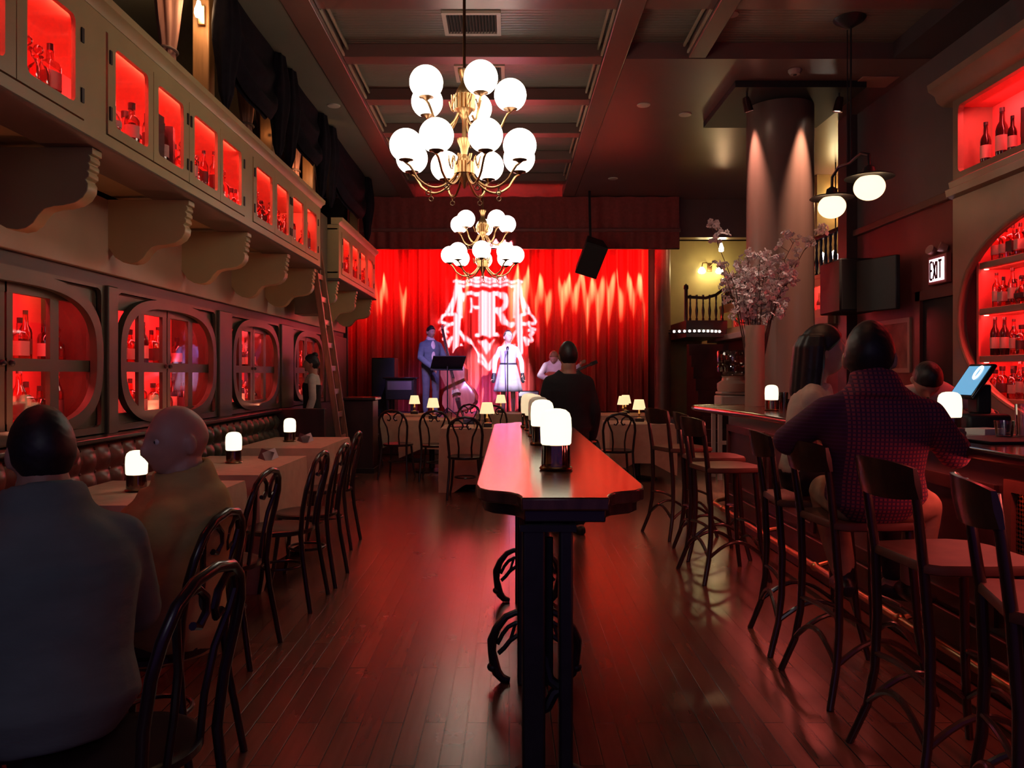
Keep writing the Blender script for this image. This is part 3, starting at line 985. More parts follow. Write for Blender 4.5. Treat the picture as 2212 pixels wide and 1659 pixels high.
# ================================================================== CHANDELIERS
def ring_pts(r, z, k, c=(0, 0)):
    return [(c[0] + r * math.cos(2 * PI * i / k), c[1] + r * math.sin(2 * PI * i / k), z) for i in range(k)]
ORNB = MB()
def chandelier(loc, ph_up, ph_lo, label):
    t = thing('chandelier', label, 'chandelier', loc)
    # heights are relative to the lower globes
    MB().tube([(0, 0, .42), (0, 0, ZP - loc[2] - .02)], .011, 10).build('rod', DARKBRASS, t)
    MB().lathe([(.0, -.09), (.02, -.08), (.09, -.03), (.1, -.003), (0, -.003)], 24, (0, 0, ZP - loc[2])).build('canopy', DARKBRASS, t)
    prof = [(0, -.26), (.012, -.25), (.018, -.22), (.03, -.2), (.055, -.15), (.06, -.08), (.045, -.05), (.02, -.02), (.03, .03), (.05, .07), (.052, .09), (.02, .095), (.016, .13),
            (.016, .22), (.03, .25), (.06, .29), (.065, .4), (.05, .44), (.025, .48), (.03, .53), (.045, .56), (.046, .575), (.02, .58), (0, .58)]
    MB().lathe(prof, 28).build('body', BRASS, t)
    for zz, r, hh in ((.345, .066, .1), (-.115, .061, .08)):
        fb = MB()
        for i in range(16):
            a = 2 * PI * i / 16
            fb.tube([(r * math.cos(a), r * math.sin(a), zz - hh / 2), (r * math.cos(a), r * math.sin(a), zz + hh / 2)], .0128, 6)
        fb.build('fluting', BRASS, t)
    for k, R, z0, ph in ((8, .42, 0., ph_lo), (5, .325, .41, ph_up)):
        for i in range(k):
            a = math.radians(ph) + 2 * PI * i / k
            ca, sa = math.cos(a), math.sin(a)
            zz = z0 - .1
            pts = []
            for s in range(15):
                u = s / 14
                r = .055 + (R - .055) * u
                dz = -.135 * math.sin(PI * min(1, u * 1.02)) ** .8 - .03 * (1 - u)
                pts.append((r * ca, r * sa, zz - .02 + dz * (1 if u < .8 else (1 - (u - .8) / .2 * .85)) - .0))
            pts.append((R * ca, R * sa, zz + .0))
            arm = MB().tube(pts, .0085, 8).build('arm', BRASS, t)
            mid = pts[8]
            MB().tube([(mid[0] + .016 * math.cos(q), mid[1], mid[2] - .045 + .016 * math.sin(q)) for q in [2 * PI * w / 10 for w in range(10)]], .004, 6, True).tube(
                [(mid[0], mid[1], mid[2] + .02), (mid[0], mid[1], mid[2] - .03)], .006, 6).build('drop_ring', DARKBRASS, arm)
            # scroll leaves near the body
            MB().tube([((.07 + .05 * w / 8) * ca - .012 * math.sin(w) * sa, (.07 + .05 * w / 8) * sa + .012 * math.sin(w) * ca, zz + .03 + .04 * math.sin(w * .9)) for w in range(9)], .005, 6).build('scroll', BRASS, arm)
            cup = MB().lathe([(.01, -.02), (.028, -.005), (.05, .0), (.054, .018), (.05, .02), (.02, .004), (0, .004)], 20, (R * ca, R * sa, zz))
            for w in range(3):
                q = 2 * PI * w / 3 + a
                cup.tube([(R * ca + .05 * math.cos(q), R * sa + .05 * math.sin(q), zz + .012), (R * ca + .066 * math.cos(q), R * sa + .066 * math.sin(q), zz + .014)], .005, 6)
            cup.build('gallery_cup', DARKBRASS, arm)
            MB().lathe([(.052, -.098), (.06, -.09)] + [(.114 * math.sin(w), -.114 * math.cos(w)) for w in [math.radians(36 + 144 * q / 16) for q in range(17)]], 28, (R * ca, R * sa, z0)).build('globe', GLOBE, arm)
    return t
chandelier((-.316, 5.6, 2.965), 5, 22.5, 'large brass globe chandelier nearest the viewer')
chandelier((-.34, 10.2, 2.93), 160, 0, 'smaller looking brass globe chandelier farther off, before the stage curtain')

# pendant with two capped globes, on the right
t = thing('pendant_light', 'two globe pendant lamp with dark metal caps right of the column', 'pendant light', (3.27, 7.65, 3.1))
MB().lathe([(.0, -.1), (.03, -.09), (.13, -.03), (.15, -.004), (0, -.004)], 28, (0, 0, ZC + .17 - 3.1)).build('canopy', IRON, t)
MB().tube([(0, -.03, .34), (0, -.03, 1.63)], .009, 8).tube([(0, .05, .34), (0, .05, 1.63)], .006, 8).build('rod', IRON, t)
MB().tube([(0, -.42, .19), (0, -.41, .3), (0, -.25, .36), (0, 0, .33), (0, .25, .36), (0, .41, .3), (0, .42, .19)], .014, 10).build('arm', IRON, t)
for sy in (-.42, .42):
    MB().lathe([(.02, .2), (.05, .18), (.06, .13), (.2, .1), (.215, .085), (.2, .088), (.05, .12), (0, .12)], 28, (0, sy, 0)).build('cap', IRON, t)
    MB().lathe([(.135 * math.sin(w), -.118 * math.cos(w)) for w in [math.radians(1 + 139 * q / 16) for q in range(17)]], 28, (0, sy, 0)).build('globe', PENDGLOBE, t)

# ================================================================== LAMPS
def candle_lamp(label, loc, group, proto=[]):
    if not proto:
        t = thing('candle_lamp', label, 'lamp', loc, group=group)
        MB().lathe([(0, 0), (.058, 0), (.062, .006), (.058, .012), (.05, .016), (.05, .012), (0, .012)], 28).build('foot', DARKBRASS, t)
        MB().lathe([(.054, .014), (.053, .05), (.052, .092), (.05, .092), (.051, .05), (.05, .016)], 28, cap=False).build('glass_base', LAMPBASE, t)
        MB().lathe([(0, .012), (.02, .014), (.01, .03), (.01, .075), (.022, .088), (0, .09)], 20).build('stem', BRASS, t)
        MB().lathe([(.0, .093), (.052, .093), (.056, .098), (.058, .15), (.056, .19), (.05, .208), (.036, .22), (.018, .2245), (0, .2255)], 32).build('shade', CANDLESHADE, t)
        proto.append(t)
        return t
    return dup(proto[0], loc, None, label, group)
def shaded_lamp(label, loc, group, proto=[]):
    if not proto:
        t = thing('table_lamp', label, 'lamp', loc, group=group)
        MB().box(-.06, .06, -.06, .06, 0, .05).build('base', BLACKWOOD, t, .008)
        MB().lathe([(.03, .05), (.012, .06), (.01, .09), (.022, .11), (.012, .13), (.008, .19), (.008, .26), (0, .262)], 16).build('stem', BRASS, t)
        MB().lathe([(.092, .165), (.062, .3), (.058, .3), (.088, .165)], 28, cap=False).build('shade', LAMPSHADE, t)
        MB().lathe([(.0, .266), (.058, .268), (.058, .27), (.0, .275)], 24).build('shade_top', LAMPSHADE, t)
        proto.append(t)
        return t
    return dup(proto[0], loc, None, label, group)

# ================================================================== CENTRE HIGH TABLE
t = thing('high_table', 'long narrow high table with scooped corners and iron trestle legs', 'table', (.16, 0, 0))
ya, yb_ = 2.26, 5.86
def corner(sx, sy, ym):
    # scooped corner from the narrow end to the full width
    pts = [(.126, 0.0), (.128, .035), (.138, .075), (.158, .108), (.19, .13), (.225, .15), (.255, .2), (.268, .29)]
    return [(sx * p[0], ym + sy * p[1]) for p in pts]
outl = corner(1, 1, ya) + corner(1, -1, yb_)[::-1] + corner(-1, -1, yb_) + corner(-1, 1, ya)[::-1]
MB().prism(outl, 1.012, 1.05, 'z').build('tabletop', TABLEWOOD, t, .006)
inn = [(x * .93, (y - 4.06) * .985 + 4.06) for x, y in outl]
MB().prism(inn, .975, 1.011, 'z').build('apron', BLACKWOOD, t, .004)
for yy in (2.3, 3.62, 4.9):
    for sx, w in ((-.09, .066), (.002, .04)):
        MB().box(sx - w / 2, sx + w / 2, yy - .04, yy + .04, .0, .974).build('post', IRON, t, .008)
    tb = MB()
    tb.tube([(-.09, yy, .62), (-.06, yy, .58), (-.045, yy, .52), (-.02, yy, .5), (.0, yy, .5)], .016, 8)
    tb.tube([(-.09, yy, .42), (-.05, yy, .44), (-.03, yy, .48), (.0, yy, .5)], .016, 8)
    tb.tube([(-.045, yy, .52), (-.045, yy, .93)], .012, 8)
    tb.build('web', IRON, t)
    MB().box(-.13, .03, yy - .05, yy + .05, .955, .974).build('top_bracket', IRON, t)
    for s in (-1, 1):
        fb = MB()
        o1 = [(.05, .33), (.1, .335), (.15, .315), (.2, .26), (.225, .2), (.225, .15), (.215, .1), (.2, .05), (.17, .02), (.13, .012)]
        o2 = [(.05, .285), (.1, .285), (.14, .265), (.17, .23), (.195, .185)]
        o3 = [(.05, .23), (.09, .225), (.13, .2), (.16, .165), (.19, .14)]
        fb.tube([(s * x, yy, z) for x, z in o1], [.016, .016, .018, .022, .026, .022, .026, .026, .022, .012], 8)
        fb.tube([(s * x, yy, z) for x, z in o2], .011, 8)
        fb.tube([(s * x, yy, z) for x, z in o3], .012, 8)
        fb.tube([(s * .1, yy, .285), (s * .125, yy, .21)], .009, 6)
        fb.ell((s * .222, yy, .075), (.03, .03, .022), 10, 6)
        kx, kz = (.62, .8) if yy < 3 else (.86, .95)
        fb.v = [(x * kx - .045, y, z * kz) for x, y, z in fb.v]
        fb.build('scroll_foot', IRON, t)
tz = 1.0501
for lb, loc in (('largest candle lamp, nearest the viewer on the long high table', (.172, 2.93, tz)), ('second candle lamp along the long high table, half behind the first', (.165, 3.98, tz)),
                ('third candle lamp along the long high table, showing only its dim dome', (.165, 4.5, tz)), ('fourth candle lamp along the long high table', (.155, 5.0, tz)),
                ('last candle lamp at the stage end of the long high table', (.135, 5.3, tz))):
    cl_ = candle_lamp(lb, loc, 'candle lamps on the high table')
    if loc[1] > 4.2:                  # these three burn low
        for ch in cl_.children:
            if ch.name.startswith('shade'):
                ch.material_slots[0].link = 'OBJECT'
                ch.material_slots[0].material = shade_mat('candle_lamp_dim' if loc[1] < 4.7 else 'candle_lamp_low', (1., .78, .45), .08 if loc[1] < 4.7 else .4)

# ================================================================== BENTWOOD CHAIRS
CH = thing('bentwood_chair', 'x', 'chair', (0, 0, 0), group='bentwood cafe chairs')
MB().lathe([(0, .44), (.19, .44), (.205, .45), (.205, .468), (.19, .474), (.17, .47), (0, .462)], 32).build('seat', BLACKWOOD, CH)
for sx in (-1, 1):
    MB().tube([(sx * .14, .14, .445), (sx * .15, .155, .3), (sx * .165, .175, .12), (sx * .185, .2, 0)], [.016, .015, .014, .013], 10).build('leg', BLACKWOOD, CH)
MB().tube([(.12 * math.cos(a), .12 * math.sin(a) - .005, .23) for a in [2 * PI * i / 28 for i in range(28)]], .009, 8, True).build('stretcher_ring', BLACKWOOD, CH)
hoop = [(-.2, -.24, 0), (-.19, -.215, .15), (-.178, -.19, .3), (-.172, -.175, .45), (-.185, -.19, .6), (-.195, -.215, .72), (-.185, -.235, .8), (-.15, -.25, .87), (-.09, -.26, .91), (0, -.265, .925)]
hoop = hoop + [(-x, y, z) for x, y, z in hoop[-2::-1]]
MB().tube(hoop, [.014] * 3 + [.015] * (len(hoop) - 6) + [.014] * 3, 10).build('back_frame', BLACKWOOD, CH)
for sx in (-1, 1):
    lp = [(.075, -.18, .462), (.07, -.195, .58), (.085, -.215, .7), (.125, -.235, .79), (.14, -.243, .84), (.115, -.252, .885), (.07, -.257, .89), (.03, -.255, .86), (.02, -.25, .82), (.04, -.243, .79), (.07, -.243, .8)]
    MB().tube([(sx * x, y, z) for x, y, z in lp], .0105, 8).build('back_loop', BLACKWOOD, CH)
chairs = [  # x, y, direction the sitter faces (deg, 90 = away from viewer), label
    (-.985, 2.0, 172, 'bentwood chair under the dark-haired man in grey, cut by the frame bottom'),
    (-1.24, 2.78, 176, 'bentwood chair under the bald man in yellow'),
    (-1.45, 3.98, 176, 'empty bentwood chair right behind the bald man shoulder'),
    (-1.40, 4.88, 178, 'empty bentwood chair at the nearer lamp-lit empty table'),
    (-1.38, 5.42, 180, 'empty bentwood chair second along the nearer lamp-lit empty table'),
    (-1.5, 6.55, 180, 'last empty bentwood chair of the banquette row, by the farther lamp'),
    (-.5, 9.1, 92, 'bentwood chair with its back to the viewer left of the long high table'),
    (-1.5, 10.75, 80, 'bentwood chair at left of the red cloth table near host stand'),
    (-.98, 10.6, 92, 'bentwood chair between the two left stage tables'),
    (-2.2, 12.4, 20, 'bentwood chair sideways beside the floor speaker and red cloth table'),
    (-.72, 12.4, 250, 'bentwood chair facing the viewer behind the left stage tables'),
    (-.1, 12.4, 60, 'bentwood chair beside the white lit table under the singer'),
    (1.33, 9.85, 90, 'bentwood chair with its back to viewer right of the high table'),
    (1.02, 11.1, 70, 'bentwood chair behind the nearest right stage table'),
    (.62, 9.35, 30, 'bentwood chair in shadow beside the dark standing person'),
]
for i, (x, y, a, lb) in enumerate(chairs):
    rz = math.radians(a - 90)
    if i == 0:
        CH.location = (x, y, 0)
        CH.rotation_euler = (0, 0, rz)
        CH['label'] = lb
    else:
        dup(CH, (x, y, 0), rz, lb)

# ================================================================== DINING TABLES WITH CLOTHS
def cloth_mb(hx, hy, drop, ph=0.):
    """square cloth: flat top, softly waved drop with deeper corners"""
    mb = MB()
    k = 26
    per = []
    for i in range(4 * k):
        s, u = divmod(i, k)
        u = u / k * 2 - 1
        per.append([(u * hx, -hy), (hx, u * hy), (-u * hx, hy), (-hx, -u * hy)][s])
    rings = []
    for lv in range(9):
        f = lv / 8
        ring = []
        for i, (x, y) in enumerate(per):
            cu = min(hx - abs(x), hy - abs(y)) + 0
            cd = max(0, 1 - (min(abs(abs(x) - hx) + abs(abs(y) - hy), .3) / .3))
            w = .012 * math.sin(i * .62 + ph) + .01 * math.sin(i * .27 + ph * 2)
            d = drop * (1 + .32 * cd)
            o = (.004 + f * (.03 + w - .035 * cd * f)) if lv else 0
            nx = (1 if x > 0 else -1) if abs(abs(x) - hx) < 1e-6 else 0
            ny = (1 if y > 0 else -1) if abs(abs(y) - hy) < 1e-6 else 0
            ring.append(V((x + nx * o, y + ny * o, .758 - d * f)))
        rings.append(ring)
    mb.loft(rings[::-1], cap=False)
    mb.add([(p[0], p[1], .7581) for p in per], [tuple(range(len(per)))])
    return mb
def dining_table(x, y, hx, hy, drop, lt, lc, gt):
    t = thing('dining_table', lt, 'table', (x, y, 0), group=gt)
    MB().box(-hx + .01, hx - .01, -hy + .01, hy - .01, .715, .752).build('tabletop', BLACKWOOD, t, .005)
    MB().lathe([(.045, .04), (.04, .1), (.04, .714)], 16).build('pedestal', IRON, t)
    MB().lathe([(0, 0), (.26, 0), (.26, .015), (.06, .045), (0, .045)], 24).build('base', IRON, t)
    c = cloth_mb(hx, hy, drop, x * 7 + y).build('tablecloth', CLOTH, None, sharp=60)
    c.location = (x, y, 0)
    tag(c, lc, 'tablecloth', 'tan cloths on ' + gt)
ga, gb = 'banquette tables', 'tables before the stage'
dining_table(-2.0, 2.6, .36, .5, .22, 'cloth covered table hidden behind the two seated men', 'cloth on the table in front of the two seated men', ga)
dining_table(-2.0, 4.36, .4, .46, .3, 'table under the nearest banquette candle lamp', 'tan cloth beneath the candle lamp between the two seated men', ga)
dining_table(-1.98, 5.68, .38, .6, .62, 'empty table right of the bald man by the banquette', 'tan draped cloth on the empty table right of the bald man', ga)
dining_table(-2.02, 7.55, .38, .62, .3, 'farther empty banquette table near the ladder', 'tan cloth on the farther empty table near the ladder', ga)
dining_table(-.42, 9.85, .4, .4, .66, 'nearest stage table, left of the high table end', 'long tan cloth on the stage table left of the high table end', gb)
dining_table(-1.12, 11.55, .42, .42, .4, 'middle left stage table with a shaded lamp', 'tan cloth on the middle left stage table', gb)
dining_table(-1.62, 12.9, .4, .38, .4, 'farthest left stage table glowing red', 'red glowing cloth on the farthest left stage table', gb)
dining_table(-.12, 13.3, .42, .4, .36, 'stage table under the singer, brightly lit', 'white lit cloth on the table directly under the singer', gb)
dining_table(1.72, 10.7, .42, .45, .5, 'nearest right stage table beside the bar stools', 'tan cloth with long corner drop on the nearest right stage table', gb)
dining_table(1.86, 12.9, .42, .5, .4, 'farther right stage table with two shaded lamps', 'tan cloth on the farther right stage table', gb)
tz = .7583
for lb, loc in (('candle lamp between the dark-haired man and the bald man', (-2.05, 4.38, tz)), ('candle lamp on empty table just right of the bald man', (-2.0, 5.78, tz)),
                ('candle lamp on the farther empty table near the ladder', (-2.1, 7.62, tz))):
    candle_lamp(lb, loc, 'candle lamps on banquette tables')
for lb, loc in (('small shaded lamp nearest, just left of the high table end', (-.27, 9.72, tz)), ('shaded lamp on the middle left stage table', (-1.1, 11.5, tz)),
                ('shaded lamp on the farthest left stage table', (-1.54, 12.95, tz)), ('white lit shaded lamp right below the singer', (-.14, 13.35, tz)),
                ('lowest and nearest shaded lamp on the right stage tables', (1.77, 10.85, tz)), ('middle shaded lamp on the farther right stage table', (1.8, 12.6, tz)),
                ('highest shaded lamp, farthest back on the right stage tables', (1.93, 13.2, tz))):
    shaded_lamp(lb, loc, 'shaded lamps on the stage tables')
# tent cards and papers
for lb, x, y, a in (('small folded menu card beside the candle lamp on nearer empty table', -1.8, 5.95, .5), ('small folded menu card beside the candle lamp near ladder', -1.92, 7.5, .3)):
    t = thing('menu_card', lb, 'card', (x, y, tz), a)
    MB().bar((-.03, 0, .002), (-.002, 0, .075), .002, .1, (1, 0, 0)).build('front_leaf', M('card_dark_red', (.12, .03, .03), .5), t)
    MB().bar((.03, 0, .002), (.002, 0, .075), .002, .1, (1, 0, 0)).build('back_leaf', PAPER, t)
for lb, x, y, w in (('pale menu sheet lying on the white lit table under the singer', .1, 13.1, .16), ('small dark menu folder on the cloth beside the nearest shaded lamp', -.62, 9.75, .0)):
    if w:
        o = MB().box(-.11, .11, -.15, .15, 0, .003).build('menu_sheet', PAPER)
    else:
        o = MB().box(-.1, .1, -.13, .13, 0, .012).build('menu_folder', BLACK)
    o.location = (x, y, tz)
    o.rotation_euler = (0, 0, .3)
    tag(o, lb, 'menu')
TUMB = glass('clear_drinking_glass', (.95, .93, .9), .14)
def tumbler(label, loc, r=.033, h=.1, group=None, liquid=None):
    t = thing('drinking_glass', label, 'glass', loc, group=group)
    MB().lathe([(0, 0), (r * .8, 0), (r, h), (r - .003, h), (r * .8 - .002, .008), (0, .008)], 20).build('bowl', TUMB, t)
    if liquid:
        MB().lathe([(0, .009), (r * .8 - .004, .009), (r * .8 + r * .2 * .4 - .004, h * .42), (0, h * .42)], 16).build('drink', glass('drink_' + liquid[0], liquid[1], .05), t)
    return t
for x, y, lb in ((-.4, 9.62, 'drinking glass left of the nearest shaded lamp'), (-.33, 9.56, 'drinking glass right before the nearest shaded lamp'), (-.85, 11.4, 'drinking glass on the middle left stage table')):
    tumbler(lb, (x, y, tz), group='glasses on the stage tables')
# ================================================================== BAR STOOLS
ST = thing('bar_stool', 'x', 'stool', (0, 0, 0), group='bentwood bar stools')
seat = [(-.17, -.2), (.17, -.2), (.205, -.16), (.225, .0), (.225, .13), (.19, .2), (.1, .225), (-.1, .225), (-.19, .2), (-.225, .13), (-.225, 0), (-.205, -.16)]
def seat_round(k, z, dz=0):
    return [V((x * k, y * k, z - dz)) for x, y in seat]
MB().loft([seat_round(.94, .735), seat_round(1, .742), seat_round(1, .762), seat_round(.97, .772), seat_round(.8, .768), seat_round(.4, .76)]).build('seat', SEATWOOD, ST)
for sx in (-1, 1):
    MB().tube([(sx * .15, .15, .737), (sx * .165, .165, .5), (sx * .175, .175, .3), (sx * .19, .19, .16), (sx * .225, .225, 0)], [.018, .017, .017, .016, .015], 10).build('leg', STOOLWOOD, ST)
    MB().tube([(sx * .165, -.235, 1.08), (sx * .16, -.215, .95), (sx * .152, -.19, .76), (sx * .165, -.175, .5), (sx * .175, -.18, .3), (sx * .19, -.2, .16), (sx * .23, -.25, 0)], [.016, .016, .018, .018, .017, .016, .015], 10).build('rear_leg', STOOLWOOD, ST)
def backf(u, v, o):
    x = (u * 2 - 1) * .19
    y = -.215 - .05 * (1 - (u * 2 - 1) ** 2) - .02 * v + o
    z = .975 + .135 * v * (1 - .25 * abs(u * 2 - 1) ** 3) + .015 * abs(u * 2 - 1) ** 3
    return V((x, y, z))
rings = []
for i in range(17):
    u = i / 16
    rings.append([backf(u, v, o) for v, o in ((0, 0), (.5, .004), (1, .0), (1, -.014), (.5, -.018), (0, -.014))])
MB().loft(rings).build('backrest', STOOLWOOD, ST, sharp=50)
def arch(a, b, h):
    a, b = V(a), V(b)
    return [a + (b - a) * (i / 10) + V((0, 0, h * math.sin(PI * i / 10))) for i in range(11)]
cs = [(-.19, .19, .17), (.19, .19, .17), (.19, -.2, .17), (-.19, -.2, .17)]
for i in range(4):
    MB().tube(arch(cs[i], cs[(i + 1) % 4], .1), .012, 8).build('stretcher', STOOLWOOD, ST)
    a, c = V(cs[i]), V(cs[(i + 1) % 4])
    if i % 2 == 0:
        MB().tube(arch((a.x * .9, a.y * .9, .36), (c.x * .9, c.y * .9, .36), .015), .011, 8).build('foot_rest', STOOLWOOD, ST)
stools = [(1.57, 2.22, -107, 'nearest bar stool, its seat glowing orange at the frame edge'), (1.56, 2.82, -86, 'second bar stool with a broad empty reddish seat'),
          (1.56, 3.57, -84, 'bar stool under the man in the checked shirt'), (1.56, 4.15, -95, 'bar stool under the long-haired woman'),
          (1.5, 5.55, -80, 'empty bar stool over the pale reflection on the floor'), (1.5, 6.98, -70, 'farthest bar stool, before the right stage table'),
          (1.58, 6.2, -88, 'dark bar stool standing near the projecting bar corner')]
for i, (x, y, a, lb) in enumerate(stools):
    if i == 0:
        ST.location = (x, y, 0)
        ST.rotation_euler = (0, 0, math.radians(a))
        ST['label'] = lb
    else:
        dup(ST, (x, y, 0), math.radians(a), lb)

# ================================================================== BAR
t = thing('bar_counter', 'long dark bar with a glossy reddish top and projecting corner', 'bar', (0, 0, 0))
top = [(1.965, 1.2), (1.955, 6.4), (1.83, 7.75), (1.85, 7.98), (2.02, 8.12), (3.4, 8.5), (3.4, 8.0), (2.68, 7.8), (2.68, 1.2)]
MB().prism(top, 1.045, 1.085, 'z').build('countertop', BARWOOD, t, .01)
edge = [(1.968, 1.2), (1.958, 6.4), (1.834, 7.75), (1.855, 7.975), (2.02, 8.115), (3.4, 8.495)]
MB().tube([(x - .006, y + .004, 1.067) for x, y in edge], .026, 10).build('nosing', BARWOOD, t)
MB().prism([(2.12, 1.25), (2.12, 7.7), (2.25, 7.95), (3.35, 8.3), (3.35, 8.05), (2.6, 7.75), (2.6, 1.25)], .0, 1.044, 'z').build('body', BARFRONT, t)
for y0, y1 in ((1.4, 2.2), (2.3, 2.8), (3.45, 4.4), (4.5, 5.4), (5.5, 6.5), (6.6, 7.7)):
    pr = rrect(y0, y1, .3, .92, .002, 1)
    pi_ = rrect(y0 + .06, y1 - .06, .36, .86, .002, 1)
    MB().ring(pr, pi_, 2.1, 2.122, 'x').build('panel_moulding', BARFRONT, t)
MB().box(2.085, 2.122, 1.25, 7.7, .13, .27).box(2.1, 2.122, 1.25, 7.7, 0, .128).build('skirting', BARFRONT, t, .006)
gr = rrect(2.86, 3.36, .42, .96, .004, 1)
gi = rrect(2.91, 3.31, .47, .91, .004, 1)
fr = MB().ring(gr, gi, 2.085, 2.119, 'x').build('grille_frame', SEATWOOD, t)
gb_ = MB()
for i in range(-11, 20):
    for s in (1, -1):
        y0 = 2.91 + i * .036
        pts = []
        for k in range(2):
            pass
        a, c = (y0, .47), (y0 + .44, .91)
        if s == -1:
            a, c = (y0, .91), (y0 + .44, .47)
        lo, hi = max(0, (2.91 - a[0]) / .44), min(1, (3.31 - a[0]) / .44)
        if hi - lo > .03:
            p = [(2.108, a[0] + .44 * w, a[1] + (c[1] - a[1]) * w) for w in (lo, hi)]
            gb_.bar(p[0], p[1], .012, .004, (1, 0, 0))
gb_.build('grille_mesh', BRASS, fr)
fr2 = MB().tube([(1.96, 1.25, .17), (1.96, 7.6, .17), (2.02, 7.76, .17), (2.16, 7.9, .17)], .021, 12).build('foot_rail', BRASS, t)
for yy in (1.8, 2.9, 4.0, 5.1, 6.2, 7.3):
    MB().tube([(1.96, yy, .17), (2.03, yy, .19), (2.09, yy, .2)], .016, 8).ell((1.96, yy, .17), (.03, .035, .03), 12, 8).build('rail_bracket', BRASS, fr2)

light('bar_underglow', 'AREA', (2.05, 4.4, 1.02), 7, (1, .13, .1), (1.25, 4.4, .0), .03, 6.2)
zb = 1.0852
candle_lamp('candle lamp on the bar beside the tall pale vase', (2.29, 6.95, zb), 'candle lamps on the bar')
candle_lamp('candle lamp on the bar right of the checked shirt man', (2.29, 4.14, zb), 'candle lamps on the bar')
# pint glass, tumblers, bar clutter
tumbler('tall pint glass of pale drink between checked man and bar lamp', (2.28, 4.42, zb), .047, .19, None, ('pale_ale', (.9, .62, .25)))
tumbler('thin stemless glass right behind the checked man shoulder', (2.2, 4.75, zb), .035, .16)
tumbler('clear tumbler right of the register tablet', (2.52, 3.9, zb), .04, .17)
tumbler('short clear tumbler on the tray under the tablet', (2.4, 3.86, zb + .016), .045, .075)
for x, y, h, lb in ((2.36, 7.1, .13, 'small dark condiment glass right of the far bar lamp'), (2.43, 7.28, .12, 'dark stirrer glass behind the far bar lamp'), (2.46, 6.98, .1, 'low condiment glass nearest the woman at bar'), (2.55, 7.4, .15, 'tallest dark glass beside the far bar lamp')):
    t = thing('bar_caddy_glass', lb, 'glass', (x, y, zb), group='small glasses by the far bar lamp')
    MB().lathe([(0, 0), (.035, 0), (.04, h), (.036, h), (.033, .01), (0, .01)], 18).build('bowl', glass('smoky_glass', (.4, .3, .28), .16), t)
    MB().lathe([(0, .012), (.031, .012), (.033, h * .6), (0, h * .6)], 14).build('contents', M('condiment_dark', (.12, .05, .04), .5), t)
t = thing('bar_mat', 'dark rubber bar mat with a napkin stack in front of the tablet', 'mat', (2.34, 3.76, zb), .08)
MB().box(-.2, .2, -.18, .18, 0, .014).build('mat', M('rubber_mat', (.02, .018, .02), .6), t, .005)
o = MB().box(-.08, .08, -.06, .06, 0, .03).build('napkin_stack', PAPER)
o.location = (2.52, 4.22, zb)
o.rotation_euler = (0, 0, .4)
tag(o, 'small stack of pale napkins below the register tablet', 'napkins')
# register tablet
t = thing('register_tablet', 'black tablet register with a glowing blue screen on the bar', 'tablet', (2.6, 4.42, zb), -PI / 2)
MB().box(-.12, .12, -.12, .12, 0, .1).build('base', BLACK, t, .02)
MB().box(-.05, .05, -.03, .05, .1, .26).build('neck', BLACK, t, .01)
h = MB().box(-.12, .12, -.012, .012, -.115, .115).build('tablet_body', BLACKGLOSS, t, .01)
h.location = (0, -.03, .275)
h.rotation_euler = (-.6, 0, 0)
s = MB().box(-.1, .1, -.0145, -.0128, -.095, .095).build('screen', M('screen_blue', (.05, .08, .1), .2, emit=(.1, .28, .45), es=.75), h)
MB().tube([(.03 + .022 * math.cos(a), -.0155, .05 + .04 * math.sin(a)) for a in [2 * PI * i / 16 for i in range(16)]], .007, 6, True).build('screen_icon', M('screen_white', (1, 1, 1), .3, emit=(.8, .9, 1), es=1), h)
